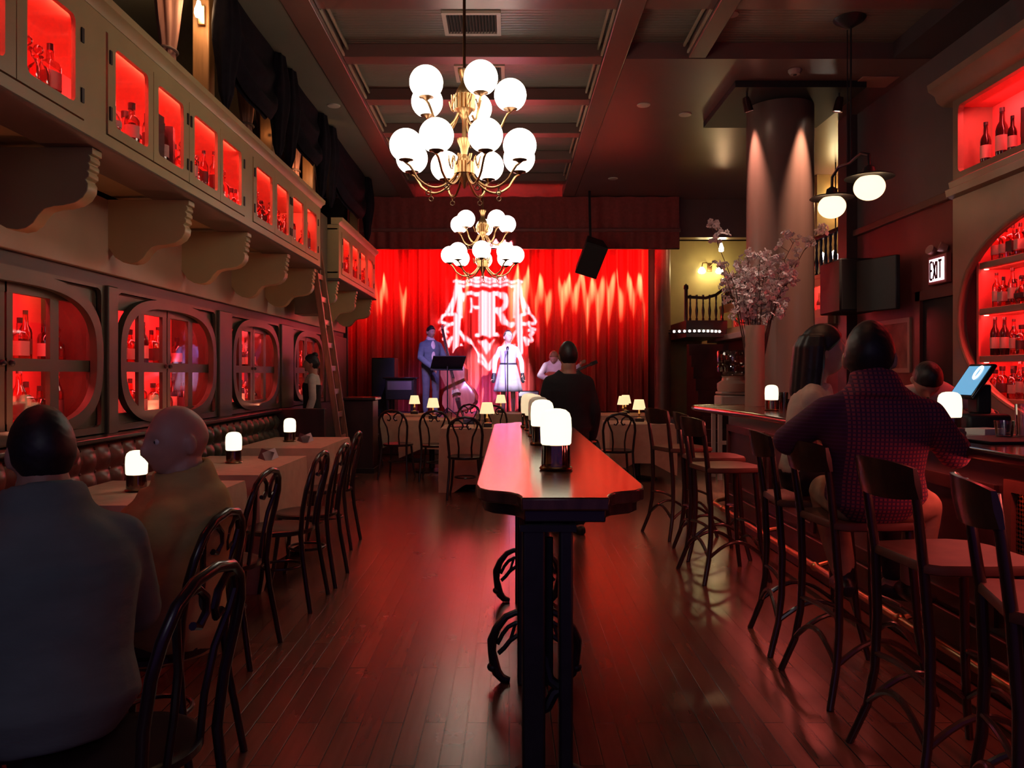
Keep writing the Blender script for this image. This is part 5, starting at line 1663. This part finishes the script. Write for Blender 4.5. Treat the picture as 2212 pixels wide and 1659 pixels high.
def person(label, loc, rz, J, cloth, skin=SK1, hair=None, hairmode='short', hscale=1., W=1., voxel=.008, extra=None, group=None, fingers=True, gaze=None):
    t = thing('person', label, 'person', loc, rz, group)
    for k in list(J):
        J[k] = V(J[k]) if k != 'hrot' else J[k]
    if 'wrR' not in J:
        raise KeyError
    latH = (J['hpR'] - J['hpL']).normalized()
    latS = (J['shR'] - J['shL']).normalized()
    shm = (J['shR'] + J['shL']) / 2
    neck = J['neck']
    pel = J['pelvis']
    spine = [(pel + (pel - J['chest']).normalized() * .09, latH, .1, .08), (pel, latH, .165, .115), (pel.lerp(J['chest'], .38), latH, .148, .105), (pel.lerp(J['chest'], .7), latS, .158, .112),
             (J['chest'], latS, .172, .12), (shm.lerp(J['chest'], .4), latS, .172, .115), (shm + (neck - shm) * .12, latS, .158, .1), (shm + (neck - shm) * .48, latS, .118, .086), (shm + (neck - shm) * .8, latS, .074, .074), (neck, latS, .062, .066)]

    def torso(mb, off, a=0, e=9, bulge=0):
        rings = []
        sp = spine[a:e]
        for i, (c, lat, w, d) in enumerate(sp):
            tan = (sp[min(i + 1, len(sp) - 1)][0] - sp[max(i - 1, 0)][0]).normalized()
            nrm = tan.cross(lat).normalized()
            lt = nrm.cross(tan).normalized()
            rings.append([c + lt * (w * W + off) * math.cos(q) + nrm * (d * W + off + bulge) * math.sin(q) for q in [2 * PI * j / 24 for j in range(24)]])
        mb.loft(rings)

    def limb(mb, pts, rad, n=12):
        P, R = [], []
        for i in range(len(pts) - 1):
            for s in range(5):
                P.append(pts[i].lerp(pts[i + 1], s / 5))
                R.append(rad[i] + (rad[i + 1] - rad[i]) * s / 5 + (.006 * math.sin(PI * s / 5) if i == 1 else 0))
        P.append(pts[-1])
        R.append(rad[-1])
        mb.tube(P, R, n)
        for p, r in zip(pts, rad):
            mb.ell(p, r, 10, 8)

    hq = Euler(J.get('hrot', (0, 0, 0)), 'ZXY' if False else 'XYZ').to_matrix()
    hd = J['head']
    body = MB()
    torso(body, -.012)
    # neck
    limb(body, [neck - (hd - neck) * .3, neck, hd + hq @ V((0, -.02, -.05))], [.066 * W, .06 * W, .058])
    body.loft([[hd + hq @ (head_point(d) * hscale) for d in r] for r in dirs(36, 26)])
    for s in (-1, 1):
        er = hq @ Euler((0, 0, s * .35)).to_matrix()
        body.ell(hd + hq @ (V((s * .078, -.008, -.008)) * hscale), V((.013, .022, .034)) * hscale, 10, 8, er)
    for s in 'LR':
        sg = 1 if s == 'R' else -1
        limb(body, [J['sh' + s], J['el' + s], J['wr' + s]], [.05 * W, .04 * W, .027 * W])
        limb(body, [J['hp' + s], J['kn' + s], J['an' + s]], [.08 * W, .052 * W, .036 * W])
        fd = J.get('ft' + s, V((0, 1, 0)))
        an = J['an' + s]
        body.tube([an + V((0, 0, -.03)) - fd * .05, an + V((0, 0, -.045)) + fd * .05, an + V((0, 0, -.06)) + fd * .15], [.035, .04, .028], 10)
        # hand: palm, four unequal fingers and a thumb
        wr = J['wr' + s]
        d = J.get('hd' + s, (wr - J['el' + s])).normalized()
        up = J.get('pn' + s, V((-sg, 0, 0)))
        side = d.cross(up).normalized()          # across the palm
        up = side.cross(d).normalized()
        rings = []
        for q, w, th in ((-.01, .026, .02), (.03, .036, .016), (.07, .042, .014), (.092, .04, .011)):
            rings.append([wr + d * q + side * w * math.cos(a) + up * th * math.sin(a) for a in [2 * PI * j / 14 for j in range(14)]])
        body.loft(rings)
        curl = J.get('curl' + s, .45)
        if fingers:
            for k, (o, ln) in enumerate(((-.031, .07), (-.01, .08), (.011, .074), (.031, .058))):
                p = wr + d * .085 + side * o
                pts, dd = [p], d.copy()
                for sgm in (.45, .3, .25):
                    dd = (Matrix.Rotation(-curl * (1 + .15 * k), 3, side) @ dd) if True else dd
                    p = p + dd * ln * sgm
                    pts.append(p)
                body.tube(pts, [.0095, .009, .0085, .007], 8)
            thd = (d * .75 - side * .65 + up * .35).normalized()
            p = wr + d * .025 - side * .032
            body.tube([p, p + thd * .035, p + thd * .035 + (thd + up * .5).normalized() * .028], [.013, .011, .008], 8)
    b = body.build('body', skin, t, sharp=180)
    r = b.modifiers.new('r', 'REMESH')
    r.mode = 'VOXEL'
    r.voxel_size = voxel
    r.use_smooth_shade = True
    sm = b.modifiers.new('s', 'SMOOTH')
    sm.iterations = 2
    sm.factor = .5
    if gaze:
        for s in (-1, 1):
            e = MB().ell(hd + hq @ (V((s * .031, .074, .012)) * hscale), .0125 * hscale, 12, 8).build('eye', M('eye_white', (.7, .62, .58), .25), b)
            MB().ell(hd + hq @ (V((s * .031, .083, .012)) * hscale), V((.006, .005, .006)) * hscale, 8, 6, hq).build('iris', BLACK, e)

    def soft(mb, name, m, vx=.011, it=7, par=t):
        o = mb.build(name, m, par, sharp=180)
        r = o.modifiers.new('r', 'REMESH')
        r.mode = 'VOXEL'
        r.voxel_size = vx
        r.use_smooth_shade = True
        s = o.modifiers.new('s', 'SMOOTH')
        s.iterations = it
        return o
    for c in cloth:
        kind, m = c[0], c[1]
        op = c[2] if len(c) > 2 else {}
        mb = MB()
        nm = op.get('name', kind)
        if kind in ('shirt', 'jacket', 'vest'):
            off = op.get('off', .014)
            torso(mb, off, op.get('a', 0 if op.get('untucked') else 1), op.get('e', 9), op.get('bulge', .0))
            if kind != 'vest':
                for s in 'LR':
                    sh, el, wr = J['sh' + s], J['el' + s], J['wr' + s]
                    if op.get('sleeve', 'long') == 'long':
                        mb.tube([shm.lerp(neck, .75).lerp(sh, .25), shm.lerp(neck, .35).lerp(sh, .62), sh], [.058 * W + off * .6, .056 * W + off * .6, .052 * W + off * .6], 12)
                        limb(mb, [sh, el, el.lerp(wr, .93)], [.054 * W + off * .5, .05 * W + off * .5, .036 * W + off * .5])
                    else:
                        mb.tube([shm.lerp(neck, .7).lerp(sh, .3), sh], [.05 * W + off * .6, .05 * W + off * .6], 12)
                        limb(mb, [sh, sh.lerp(el, .75)], [.054 * W + off * .5, .056 * W + off * .5])
            if op.get('collar'):
                q = (hd - neck).normalized()
                cr_ = .056 * W + off
                for dz, dr in ((-.062, .02), (-.044, .015), (-.022, .01), (.0, .006), (.022, .0), (.04, -.006)):
                    mb.tube([neck + q * dz + hq @ V(((cr_ + dr) * math.cos(a), (cr_ + dr) * math.sin(a) - .004, .014 * (-math.sin(a)))) for a in [2 * PI * i / 26 for i in range(26)]], .015, 8, True)
            soft(mb, nm, m)
        elif kind in ('trousers',):
            torso(mb, .01, 0, 3)
            for s in 'LR':
                limb(mb, [J['hp' + s], J['kn' + s], J['kn' + s].lerp(J['an' + s], .92)], [.095 * W, .068 * W, .05 * W])
            soft(mb, nm, m)
        elif kind == 'shoe':
            for s in 'LR':
                mb = MB()
                fd = J.get('ft' + s, V((0, 1, 0)))
                an = J['an' + s]
                mb.tube([an - fd * .085 + V((0, 0, -.05)), an + V((0, 0, -.045)) - fd * .03, an + fd * .06 + V((0, 0, -.052)), an + fd * .16 + V((0, 0, -.066)), an + fd * .2 + V((0, 0, -.07))], [.032, .045, .044, .036, .016], 12)
                if op.get('boot'):
                    mb.tube([an + V((0, 0, -.05)), an + V((0, 0, .03)), an.lerp(J['kn' + s], op['boot'])], [.05, .052, .058], 12)
                soft(mb, 'shoe', m, .009, 2)
        elif kind == 'skirt':
            rings = []
            for i in range(12):
                u = i / 11
                c0 = pel.lerp(J['chest'], .36).lerp(pel + V((0, 0, -op.get('len', .55))), u)
                rr = .15 + (op.get('flare', .3) - .15) * u ** .8
                rings.append([c0 + V((rr * math.cos(q) * (1 + .05 * u * math.sin(9 * q)), rr * .75 * math.sin(q) * (1 + .05 * u * math.sin(9 * q)), 0)) for q in [2 * PI * j / 64 for j in range(64)]])
            mb.loft(rings)
            mb.build('skirt', m, t, sharp=120)
        elif kind == 'belt':
            c0 = pel.lerp(J['chest'], op.get('at', .4))
            mb.tube([c0 + V((.163 * W * math.cos(q), .121 * W * math.sin(q), 0)) for q in [2 * PI * j / 32 for j in range(32)]], .018, 8, True, flat=1)
            mb.build('belt', m, t)
        elif kind == 'glove':
            for s in 'LR':
                wr = J['wr' + s]
                d = J.get('hd' + s, (wr - J['el' + s])).normalized()
                mb = MB().tube([wr - d * .03, wr, wr + d * .06, wr + d * .12, wr + d * .165], [.036, .034, .045, .04, .02], 12)
                soft(mb, 'glove', m, .008, 2)
    if hair:
        hb = MB()
        rr = random.Random(3)
        rings = []
        for r_ in dirs(48, 34):
            row = []
            for d in r_:
                p = head_point(d)
                g = p.z - .9 * p.y + .006 + .045 * min(1, max(0, -p.y) / .06)
                if hairmode == 'bald':
                    f = sstep(-.004, .012, g) * sstep(.06, .035, p.z)
                    k = .95 + .065 * f
                elif hairmode == 'short':
                    f = sstep(-.006, .012, g)
                    k = .9 + (.2 + .02 * math.sin(d.x * 23) * math.sin(d.y * 19 + d.z * 31) + .06 * max(0, d.z)) * f
                else:
                    f = sstep(-.02, .006, g)
                    k = .9 + (.25 + .02 * math.sin(d.x * 17 + d.z * 9)) * f
                row.append(hd + hq @ (p * hscale * k))
            rings.append(row)
        hb.loft(rings)
        if hairmode == 'long':
            for i in range(9):
                a = math.radians(-188 + 176 * i / 8)
                a0 = hd + hq @ V((.083 * math.cos(a), .1 * math.sin(a) - .012, .0))
                dn = V((0, 0, -.3))
                back = hq @ V((0, -.02, 0))
                hb.tube([a0 * .8 + hd * .2 + V((0, 0, .075)), a0 + V((0, 0, .02)), a0 + dn * .35 + back * .5, a0 + dn * .7 + back, a0 + dn + back * 1.2 + V((0, 0, .01 * (i % 3)))], [.03, .038, .04, .036, .014], 8)
        if hairmode == 'bun':
            hb.ell(hd + hq @ V((.0, -.05, .12)), (.045, .045, .04), 14, 10)
        soft(hb, 'hair', hair, .007, 1)
    if extra:
        extra(t, J, hd, hq)
    return t

def stand(h=1.72, **kw):
    s = h / 1.75
    J = dict(pelvis=(0, 0, .97), chest=(0, .01, 1.28), neck=(0, -.01, 1.5), head=(0, .015, 1.635), shL=(-.17, -.005, 1.385), shR=(.17, -.005, 1.385),
             elL=(-.235, -.02, 1.13), elR=(.235, -.02, 1.13), wrL=(-.24, .06, .88), wrR=(.24, .06, .88), hpL=(-.09, 0, .92), hpR=(.09, 0, .92),
             knL=(-.1, .015, .5), knR=(.1, .015, .5), anL=(-.105, -.01, .085), anR=(.105, -.01, .085))
    J = {k: V(v) * s for k, v in J.items()}
    J.update(kw)
    return J

def sit(sz=.47, lean=0., foot=0., **kw):
    z = sz
    J = dict(pelvis=(0, 0, z + .1), chest=(0, .03 + lean * .5, z + .4), neck=(0, .03 + lean, z + .61), head=(0, .06 + lean * 1.15, z + .745), shL=(-.18, .02 + lean * .9, z + .495), shR=(.18, .02 + lean * .9, z + .495),
             elL=(-.25, .12 + lean, z + .27), elR=(.25, .12 + lean, z + .27), wrL=(-.16, .34 + lean, z + .3), wrR=(.16, .34 + lean, z + .3), hpL=(-.095, .03, z + .085), hpR=(.095, .03, z + .085),
             knL=(-.13, .45, z + .075), knR=(.13, .45, z + .075), anL=(-.13, .42, foot + .085), anR=(.13, .42, foot + .085))
    J = {k: V(v) for k, v in J.items()}
    J.update(kw)
    return J

def cl(name, c, rough=.9, bump=.25):
    return M(name, c, rough, var=.12, scale=7, stretch=(1, 1, 2.2), bump=bump * 2.2)

# --- the two men at the banquette tables, on the left
person('dark-haired man in a grey-teal shirt seated with his back to the viewer', (-1.19, 2.06, 0), math.radians(38),
       sit(.44, .06, hrot=(-.12, 0, .05)), [('shirt', cl('shirt_grey_teal', (.13, .17, .15)), dict(untucked=1, off=.03, collar=1, bulge=.02)), ('trousers', cl('trousers_dark_blue', (.03, .03, .05))), ('shoe', BLACK)],
       SK2, HAIRB, 'short', .98, 1.18, .009)
person('bald man in a yellow shirt seated in profile at the lamp-lit table', (-1.19, 2.8, 0), math.radians(94),
       sit(.42, -.07, hrot=(-.1, 0, .75)), [('shirt', cl('shirt_mustard', (.52, .36, .13)), dict(untucked=1, off=.028, collar=1, bulge=.03)), ('trousers', cl('trousers_brown', (.08, .05, .04))), ('shoe', BLACK)],
       SK1, None, 'bald', 1.07, 1.15, .0065, gaze=1)
# --- the pair at the bar
SHC = check_mat('shirt_checked_red', (.32, .05, .075), (.08, .015, .045), (.1, .02, .07), .017)
def legs_bar(t, J, hd, hq):
    pass
person('man in a red checked shirt sitting at the bar, his back to the viewer', (1.59, 3.46, 0), math.radians(-8),
       sit(.775, .0, .30, head=V((-.04, -.06, 1.47)), neck=V((-.03, -.1, 1.36)), chest=V((-.02, -.07, 1.14)), shL=V((-.22, -.08, 1.235)), shR=V((.18, -.1, 1.225)), elL=V((-.34, .12, 1.1)), elR=V((.33, .02, 1.06)),
           wrL=V((-.2, .36, 1.06)), wrR=V((.42, .26, 1.1)), knR=V((.27, .2, .80)), knL=V((-.1, .44, .83)), anL=V((-.02, .4, .42)), anR=V((.26, .32, .42)), hrot=(-.1, 0, -.35)),
       [('shirt', SHC, dict(untucked=1, off=.022, collar=1, sleeve='long')), ('trousers', cl('trousers_tan', (.4, .22, .14))), ('shoe', M('boot_black', (.015, .013, .016), .4), dict(boot=.4))],
       SK2, HAIRB, 'short', 1.2, 1.16, .0085)
person('woman with long dark hair facing the checked shirt man at the bar', (1.54, 4.2, 0), math.radians(-112),
       sit(.775, .04, .30, hrot=(0, 0, .15)), [('shirt', cl('top_cream', (.55, .45, .36)), dict(off=.012, sleeve='short')), ('trousers', cl('skirt_dark', (.03, .02, .025))), ('shoe', BLACK)],
       SK1, HAIRB, 'long', 1.08, .95, .008)
person('bartender in a white top bending forward behind the bar', (3.1, 6.05, 0), math.radians(172),
       stand(1.7, pelvis=V((0, -.05, .95)), chest=V((.0, .2, 1.2)), neck=V((.05, .38, 1.32)), head=V((.11, .5, 1.36)), shL=V((-.16, .28, 1.25)), shR=V((.2, .31, 1.26)), elL=V((-.34, .42, 1.12)), elR=V((.38, .42, 1.1)),
             wrL=V((-.3, .6, 1.1)), wrR=V((.34, .62, 1.1)), hrot=(-1.15, 0, 0)),
       [('shirt', cl('top_white', (.6, .52, .45)), dict(off=.014, sleeve='short')), ('trousers', cl('trousers_black', (.02, .018, .02))), ('shoe', BLACK)], SK1, HAIRB, 'short', 1.12, 1.0, .009)
# --- standing figures on the floor
person('dark silhouetted person standing beyond the high table, watching the stage', (.52, 7.0, 0), math.radians(12),
       stand(1.67), [('jacket', cl('jacket_black', (.012, .011, .013)), dict(untucked=1, off=.026)), ('trousers', cl('trousers_black', (.02, .018, .02))), ('shoe', BLACK)], SK2, HAIRB, 'short', 1., 1.1, .01)
person('waitress in a black vest and white shirt behind the ladder', (-2.72, 11.0, 0), math.radians(100),
       stand(1.66), [('shirt', MATS['top_white'], dict(off=.01)), ('vest', MATS['jacket_black'], dict(off=.022, a=1, e=6)), ('trousers', MATS['trousers_black']), ('shoe', BLACK)], SK1, HAIRB, 'bun', 1., .92, .01)
# --- performers
SZ = .6
def singer_extra(t, J, hd, hq):
    pass
person('singer in a pale lilac dress with dark belt and gloves at the microphone', (-.02, 15.1, SZ), PI,
       stand(1.62, hrot=(.3, 0, .25), elL=V((-.25, -.02, 1.05)), elR=V((.25, -.02, 1.05)), wrL=V((-.27, .03, .8)), wrR=V((.27, .03, .8))),
       [('vest', cl('dress_lilac', (.42, .38, .44)), dict(name='dress_bodice', off=.012, a=2, e=7)), ('shirt', cl('blouse_white', (.75, .7, .72)), dict(name='blouse', off=.004, a=2, e=7)),
        ('skirt', MATS['dress_lilac'], dict(len=.42, flare=.27)), ('belt', BLACK, dict(at=.36)), ('glove', BLACK), ('shoe', BLACK)], SK1, HAIRB, 'bun', 1.02, .9, .007, gaze=1)
t = thing('microphone_stand', 'thin black microphone stand before the singer', 'microphone stand', (-.03, 14.72, SZ))
MB().lathe([(0, 0), (.13, 0), (.13, .012), (.03, .025), (0, .025)], 24).build('base', IRON, t)
MB().tube([(0, 0, .02), (0, 0, 1.18)], .011, 8).build('pole', IRON, t)
m = MB().lathe([(0, 0), (.014, .0), (.017, .1), (.026, .12), (.026, .15), (.016, .168), (0, .17)], 14).build('microphone', BLACKGLOSS, t)
m.location = (0, 0, 1.17)
m.rotation_euler = (-.5, 0, 0)
person('bassist in a blue blazer holding a double bass beside the music stand', (-1.5, 15.2, SZ), math.radians(208),
       stand(1.72, hrot=(-.15, 0, .1), elL=V((-.27, .05, 1.12)), wrL=V((-.2, .28, 1.0)), elR=V((.25, .1, 1.12)), wrR=V((.1, .36, .92))),
       [('jacket', cl('blazer_blue', (.1, .14, .2)), dict(untucked=1, off=.022)), ('shirt', cl('shirt_pink_white', (.7, .6, .62)), dict(off=.008, collar=1)), ('trousers', cl('trousers_slate', (.1, .11, .15))), ('shoe', BLACK)],
       SK1, HAIRB, 'short', 1., 1., .007, gaze=1)
# double bass
bs = bpy.data.objects['person.007'] if 'bassist' in bpy.data.objects['person.007']['label'] else bpy.data.objects['person.008']
MB().ell((0, .118, 1.24), (.055, .03, .2), 16, 12).build('shirt_front', MATS['shirt_pink_white'], bs)
t = thing('double_bass', 'double bass with a glowing pink belly held by the bassist', 'double bass', (-.84, 14.85, SZ), -.35)
t.rotation_euler = (-.16, -.28, -.25)
def bass_outline(k=1.):
    R = [(0, .0), (.17, .01), (.29, .09), (.335, .22), (.3, .36), (.225, .47), (.2, .55), (.225, .66), (.25, .76), (.22, .88), (.13, .97), (.06, 1.05), (.03, 1.08)]
    return [(x * k, z) for x, z in R] + [(-x * k, z) for x, z in R[::-1][:-1]]
ol = bass_outline()
bm = MB()
rings = []
for y, k, zo in ((-.11, .93, .03), (-.1, 1, 0), (.1, 1, 0), (.115, .93, .03)):
    rings.append([V((x * k, y, .12 + zo + z * (1 - zo * 1.6))) for x, z in ol])
bm.loft(rings)
BASSW = M('bass_varnish', (.5, .17, .13), .25, var=.2, scale=5, stretch=(3, 3, .5), coat=.5)
bm.build('body', BASSW, t, sharp=50)
MB().bar((0, -.14, .75), (0, -.13, 1.72), .05, .03, (0, 1, 0)).build('neck', BLACKWOOD, t, .006)
MB().tube([(0, -.13, 1.72), (0, -.1, 1.8), (0, -.05, 1.83), (0, -.03, 1.79)], [.03, .028, .024, .02], 10).build('scroll', BASSW, t)
sb = MB()
for i in range(4):
    x = -.021 + .014 * i
    sb.tube([(x, -.17, .3), (x * 1.2, -.2, .5), (x * .7, -.155, 1.7)], .0025, 5)
sb.build('string', M('string_steel', (.6, .5, .45), .3, .9), t)
MB().prism([(-.08, .44), (-.06, .52), (.06, .52), (.08, .44), (.03, .46), (-.03, .46)], -.195, -.112, 'y').build('bridge', M('bridge_maple', (.7, .55, .4), .5), t)
MB().prism([(-.03, .16), (-.045, .36), (.045, .36), (.03, .16)], -.16, -.12, 'y').build('tailpiece', BLACKWOOD, t)
MB().tube([(0, 0, .13), (0, 0, .0)], .01, 8).build('endpin', IRON, t)
t = thing('music_stand', 'black music stand with pale sheets before the bassist', 'music stand', (-1.12, 14.45, SZ), .3)
MB().tube([(0, 0, .1), (0, 0, .95)], .012, 8).build('pole', IRON, t)
for i in range(3):
    a = 2 * PI * i / 3
    MB().tube([(0, 0, .2), (.24 * math.cos(a), .24 * math.sin(a), .01)], .01, 6).build('leg', IRON, t)
d = MB().box(-.3, .3, -.008, .008, -.1, .24).box(-.3, .3, -.05, .008, -.11, -.1).build('desk', BLACK, t)
d.location = (0, 0, .98)
d.rotation_euler = (.9, 0, 0)
for x, lb in ((-.13, 0), (.1, 1)):
    o = MB().box(x - .1, x + .1, .009, .012, -.08, .2).build('sheet', PAPER, d)
# guitarist
t_ = person('seated guitarist in a white shirt, head bowed over his guitar', (.86, 15.2, SZ), math.radians(188),
            sit(.48, .06, head=V((0.04, .16, 1.12)), hrot=(-.6, 0, -.3), elR=V((.3, .1, .78)), wrR=V((.16, .3, .72)), elL=V((-.3, .14, .8)), wrL=V((-.42, .34, .98)), pnL=V((1, 0, 0))),
            [('shirt', MATS['blouse_white'], dict(off=.016, collar=1)), ('trousers', MATS['trousers_black']), ('shoe', BLACK)], SK1, M('hair_sandy', (.3, .15, .07), .5), 'short', 1.02, .97, .007, gaze=1)
t = thing('guitar', 'reddish acoustic guitar held by the seated guitarist', 'guitar', (.86, 14.97, SZ + .70))
t.rotation_euler = (.15, 1.15, .1)
go = [(0, 0), (.12, .01), (.185, .08), (.19, .16), (.15, .24), (.12, .29), (.135, .36), (.14, .42), (.1, .48), (.03, .5)]
go = go + [(-x, z) for x, z in go[::-1][:-1]]
MB().prism([(x, z - .2) for x, z in go], -.05, .05, 'y').build('body', M('guitar_red', (.5, .13, .07), .2, coat=.5), t, .008)
MB().bar((0, -.055, .28), (0, -.05, .72), .048, .02, (0, 1, 0)).build('neck', BLACKWOOD, t)
MB().box(-.035, .035, -.06, -.04, .72, .86).build('headstock', BLACKWOOD, t, .005)
MB().lathe([(0, 0), (.045, 0), (.045, .002), (0, .002)], 20).build('sound_hole', BLACK, t)
h = t.children[-1]
h.location = (0, -.0515, .09)
h.rotation_euler = (PI / 2, 0, 0)
MB().box(-.06, .06, -.06, -.05, -.1, -.08).build('bridge', BLACKWOOD, t)
sb = MB()
for i in range(6):
    sb.tube([(-.02 + .008 * i, -.066, -.09), (-.014 + .0056 * i, -.068, .75)], .0012, 4)
sb.build('string', MATS['string_steel'], t)
MB().tube([(-.1, .0, .2), (-.0, .15, .22), (.1, .3, .1), (.15, .2, -.1), (.1, .03, -.15)], .02, 8, flat=.4).build('strap', BLACK, t)
t = thing('performer_stool', 'dark round stool under the seated guitarist', 'stool', (.86, 15.24, SZ))
MB().lathe([(0, .43), (.17, .43), (.18, .45), (.17, .47), (0, .475)], 28).build('seat', BLACK, t)
for i in range(4):
    a = PI / 4 + PI / 2 * i
    MB().tube([(.11 * math.cos(a), .11 * math.sin(a), .43), (.19 * math.cos(a), .19 * math.sin(a), 0)], .014, 8).build('leg', IRON, t)
t = thing('amplifier', 'small amplifier with a lit top edge between singer and guitarist', 'amplifier', (.38, 15.7, SZ))
MB().box(-.2, .2, -.13, .13, 0, .48).build('cabinet', BLACK, t, .015)
MB().box(-.18, .18, -.138, -.131, .03, .36).build('grille', MATS['speaker_grille'], t)
MB().box(-.19, .19, -.14, -.131, .38, .46).build('control_panel', M('panel_silver', (.6, .6, .65), .3, .7), t)
# ================================================================== LIGHT, CAMERA
light('added_front_fill', 'AREA', (-.6, -1.6, 2.9), 4, (.8, .8, .9), (-.5, 4, .8), 1.2, 1.6)  # added unseen fill behind the camera, lifts the backs of the near figures
w = bpy.data.worlds.new('night')
SC.world = w
w.use_nodes = True
w.node_tree.nodes['Background'].inputs['Color'].default_value = (.3, .14, .55, 1)
w.node_tree.nodes['Background'].inputs['Strength'].default_value = .085
cd = bpy.data.cameras.new('camera')
cam = bpy.data.objects.new('camera', cd)
COL.objects.link(cam)
cam.location = (0, 0, HC)
cam.rotation_euler = (PI / 2, 0, 0)
cd.sensor_fit = 'HORIZONTAL'
cd.sensor_width = 36
cd.lens = 36 * 1720 / 2212
cd.shift_x = 6 / 2212
cd.shift_y = -20.5 / 2212
cd.clip_start = .05
cd.clip_end = 60
SC.camera = cam
vs = SC.view_settings
vs.view_transform = 'Standard'
vs.look = 'None'
vs.gamma = 1
vs.use_curve_mapping = False
vs.exposure = 1.0
SC.cycles.use_adaptive_sampling = True
SC.cycles.max_bounces = 6
SC.cycles.diffuse_bounces = 2
SC.cycles.glossy_bounces = 2
SC.cycles.transparent_max_bounces = 14
SC.cycles.sample_clamp_indirect = 4
SC.cycles.adaptive_threshold = .06
SC.cycles.debug_use_spatial_splits = True
SC.cycles.light_sampling_threshold = .03
for nm, m in MATS.items():
    if m.node_tree and 'Principled BSDF' in m.node_tree.nodes and m.node_tree.nodes['Principled BSDF'].inputs['Emission Strength'].default_value > 0:
        big = nm in ('candle_lamp_glow', 'table_lamp_glow', 'opal_globe_glow', 'pendant_globe_glow', 'candle_lamp_low')
        m.cycles.emission_sampling = 'FRONT' if big else 'NONE'
    else:
        m.cycles.emission_sampling = 'NONE'
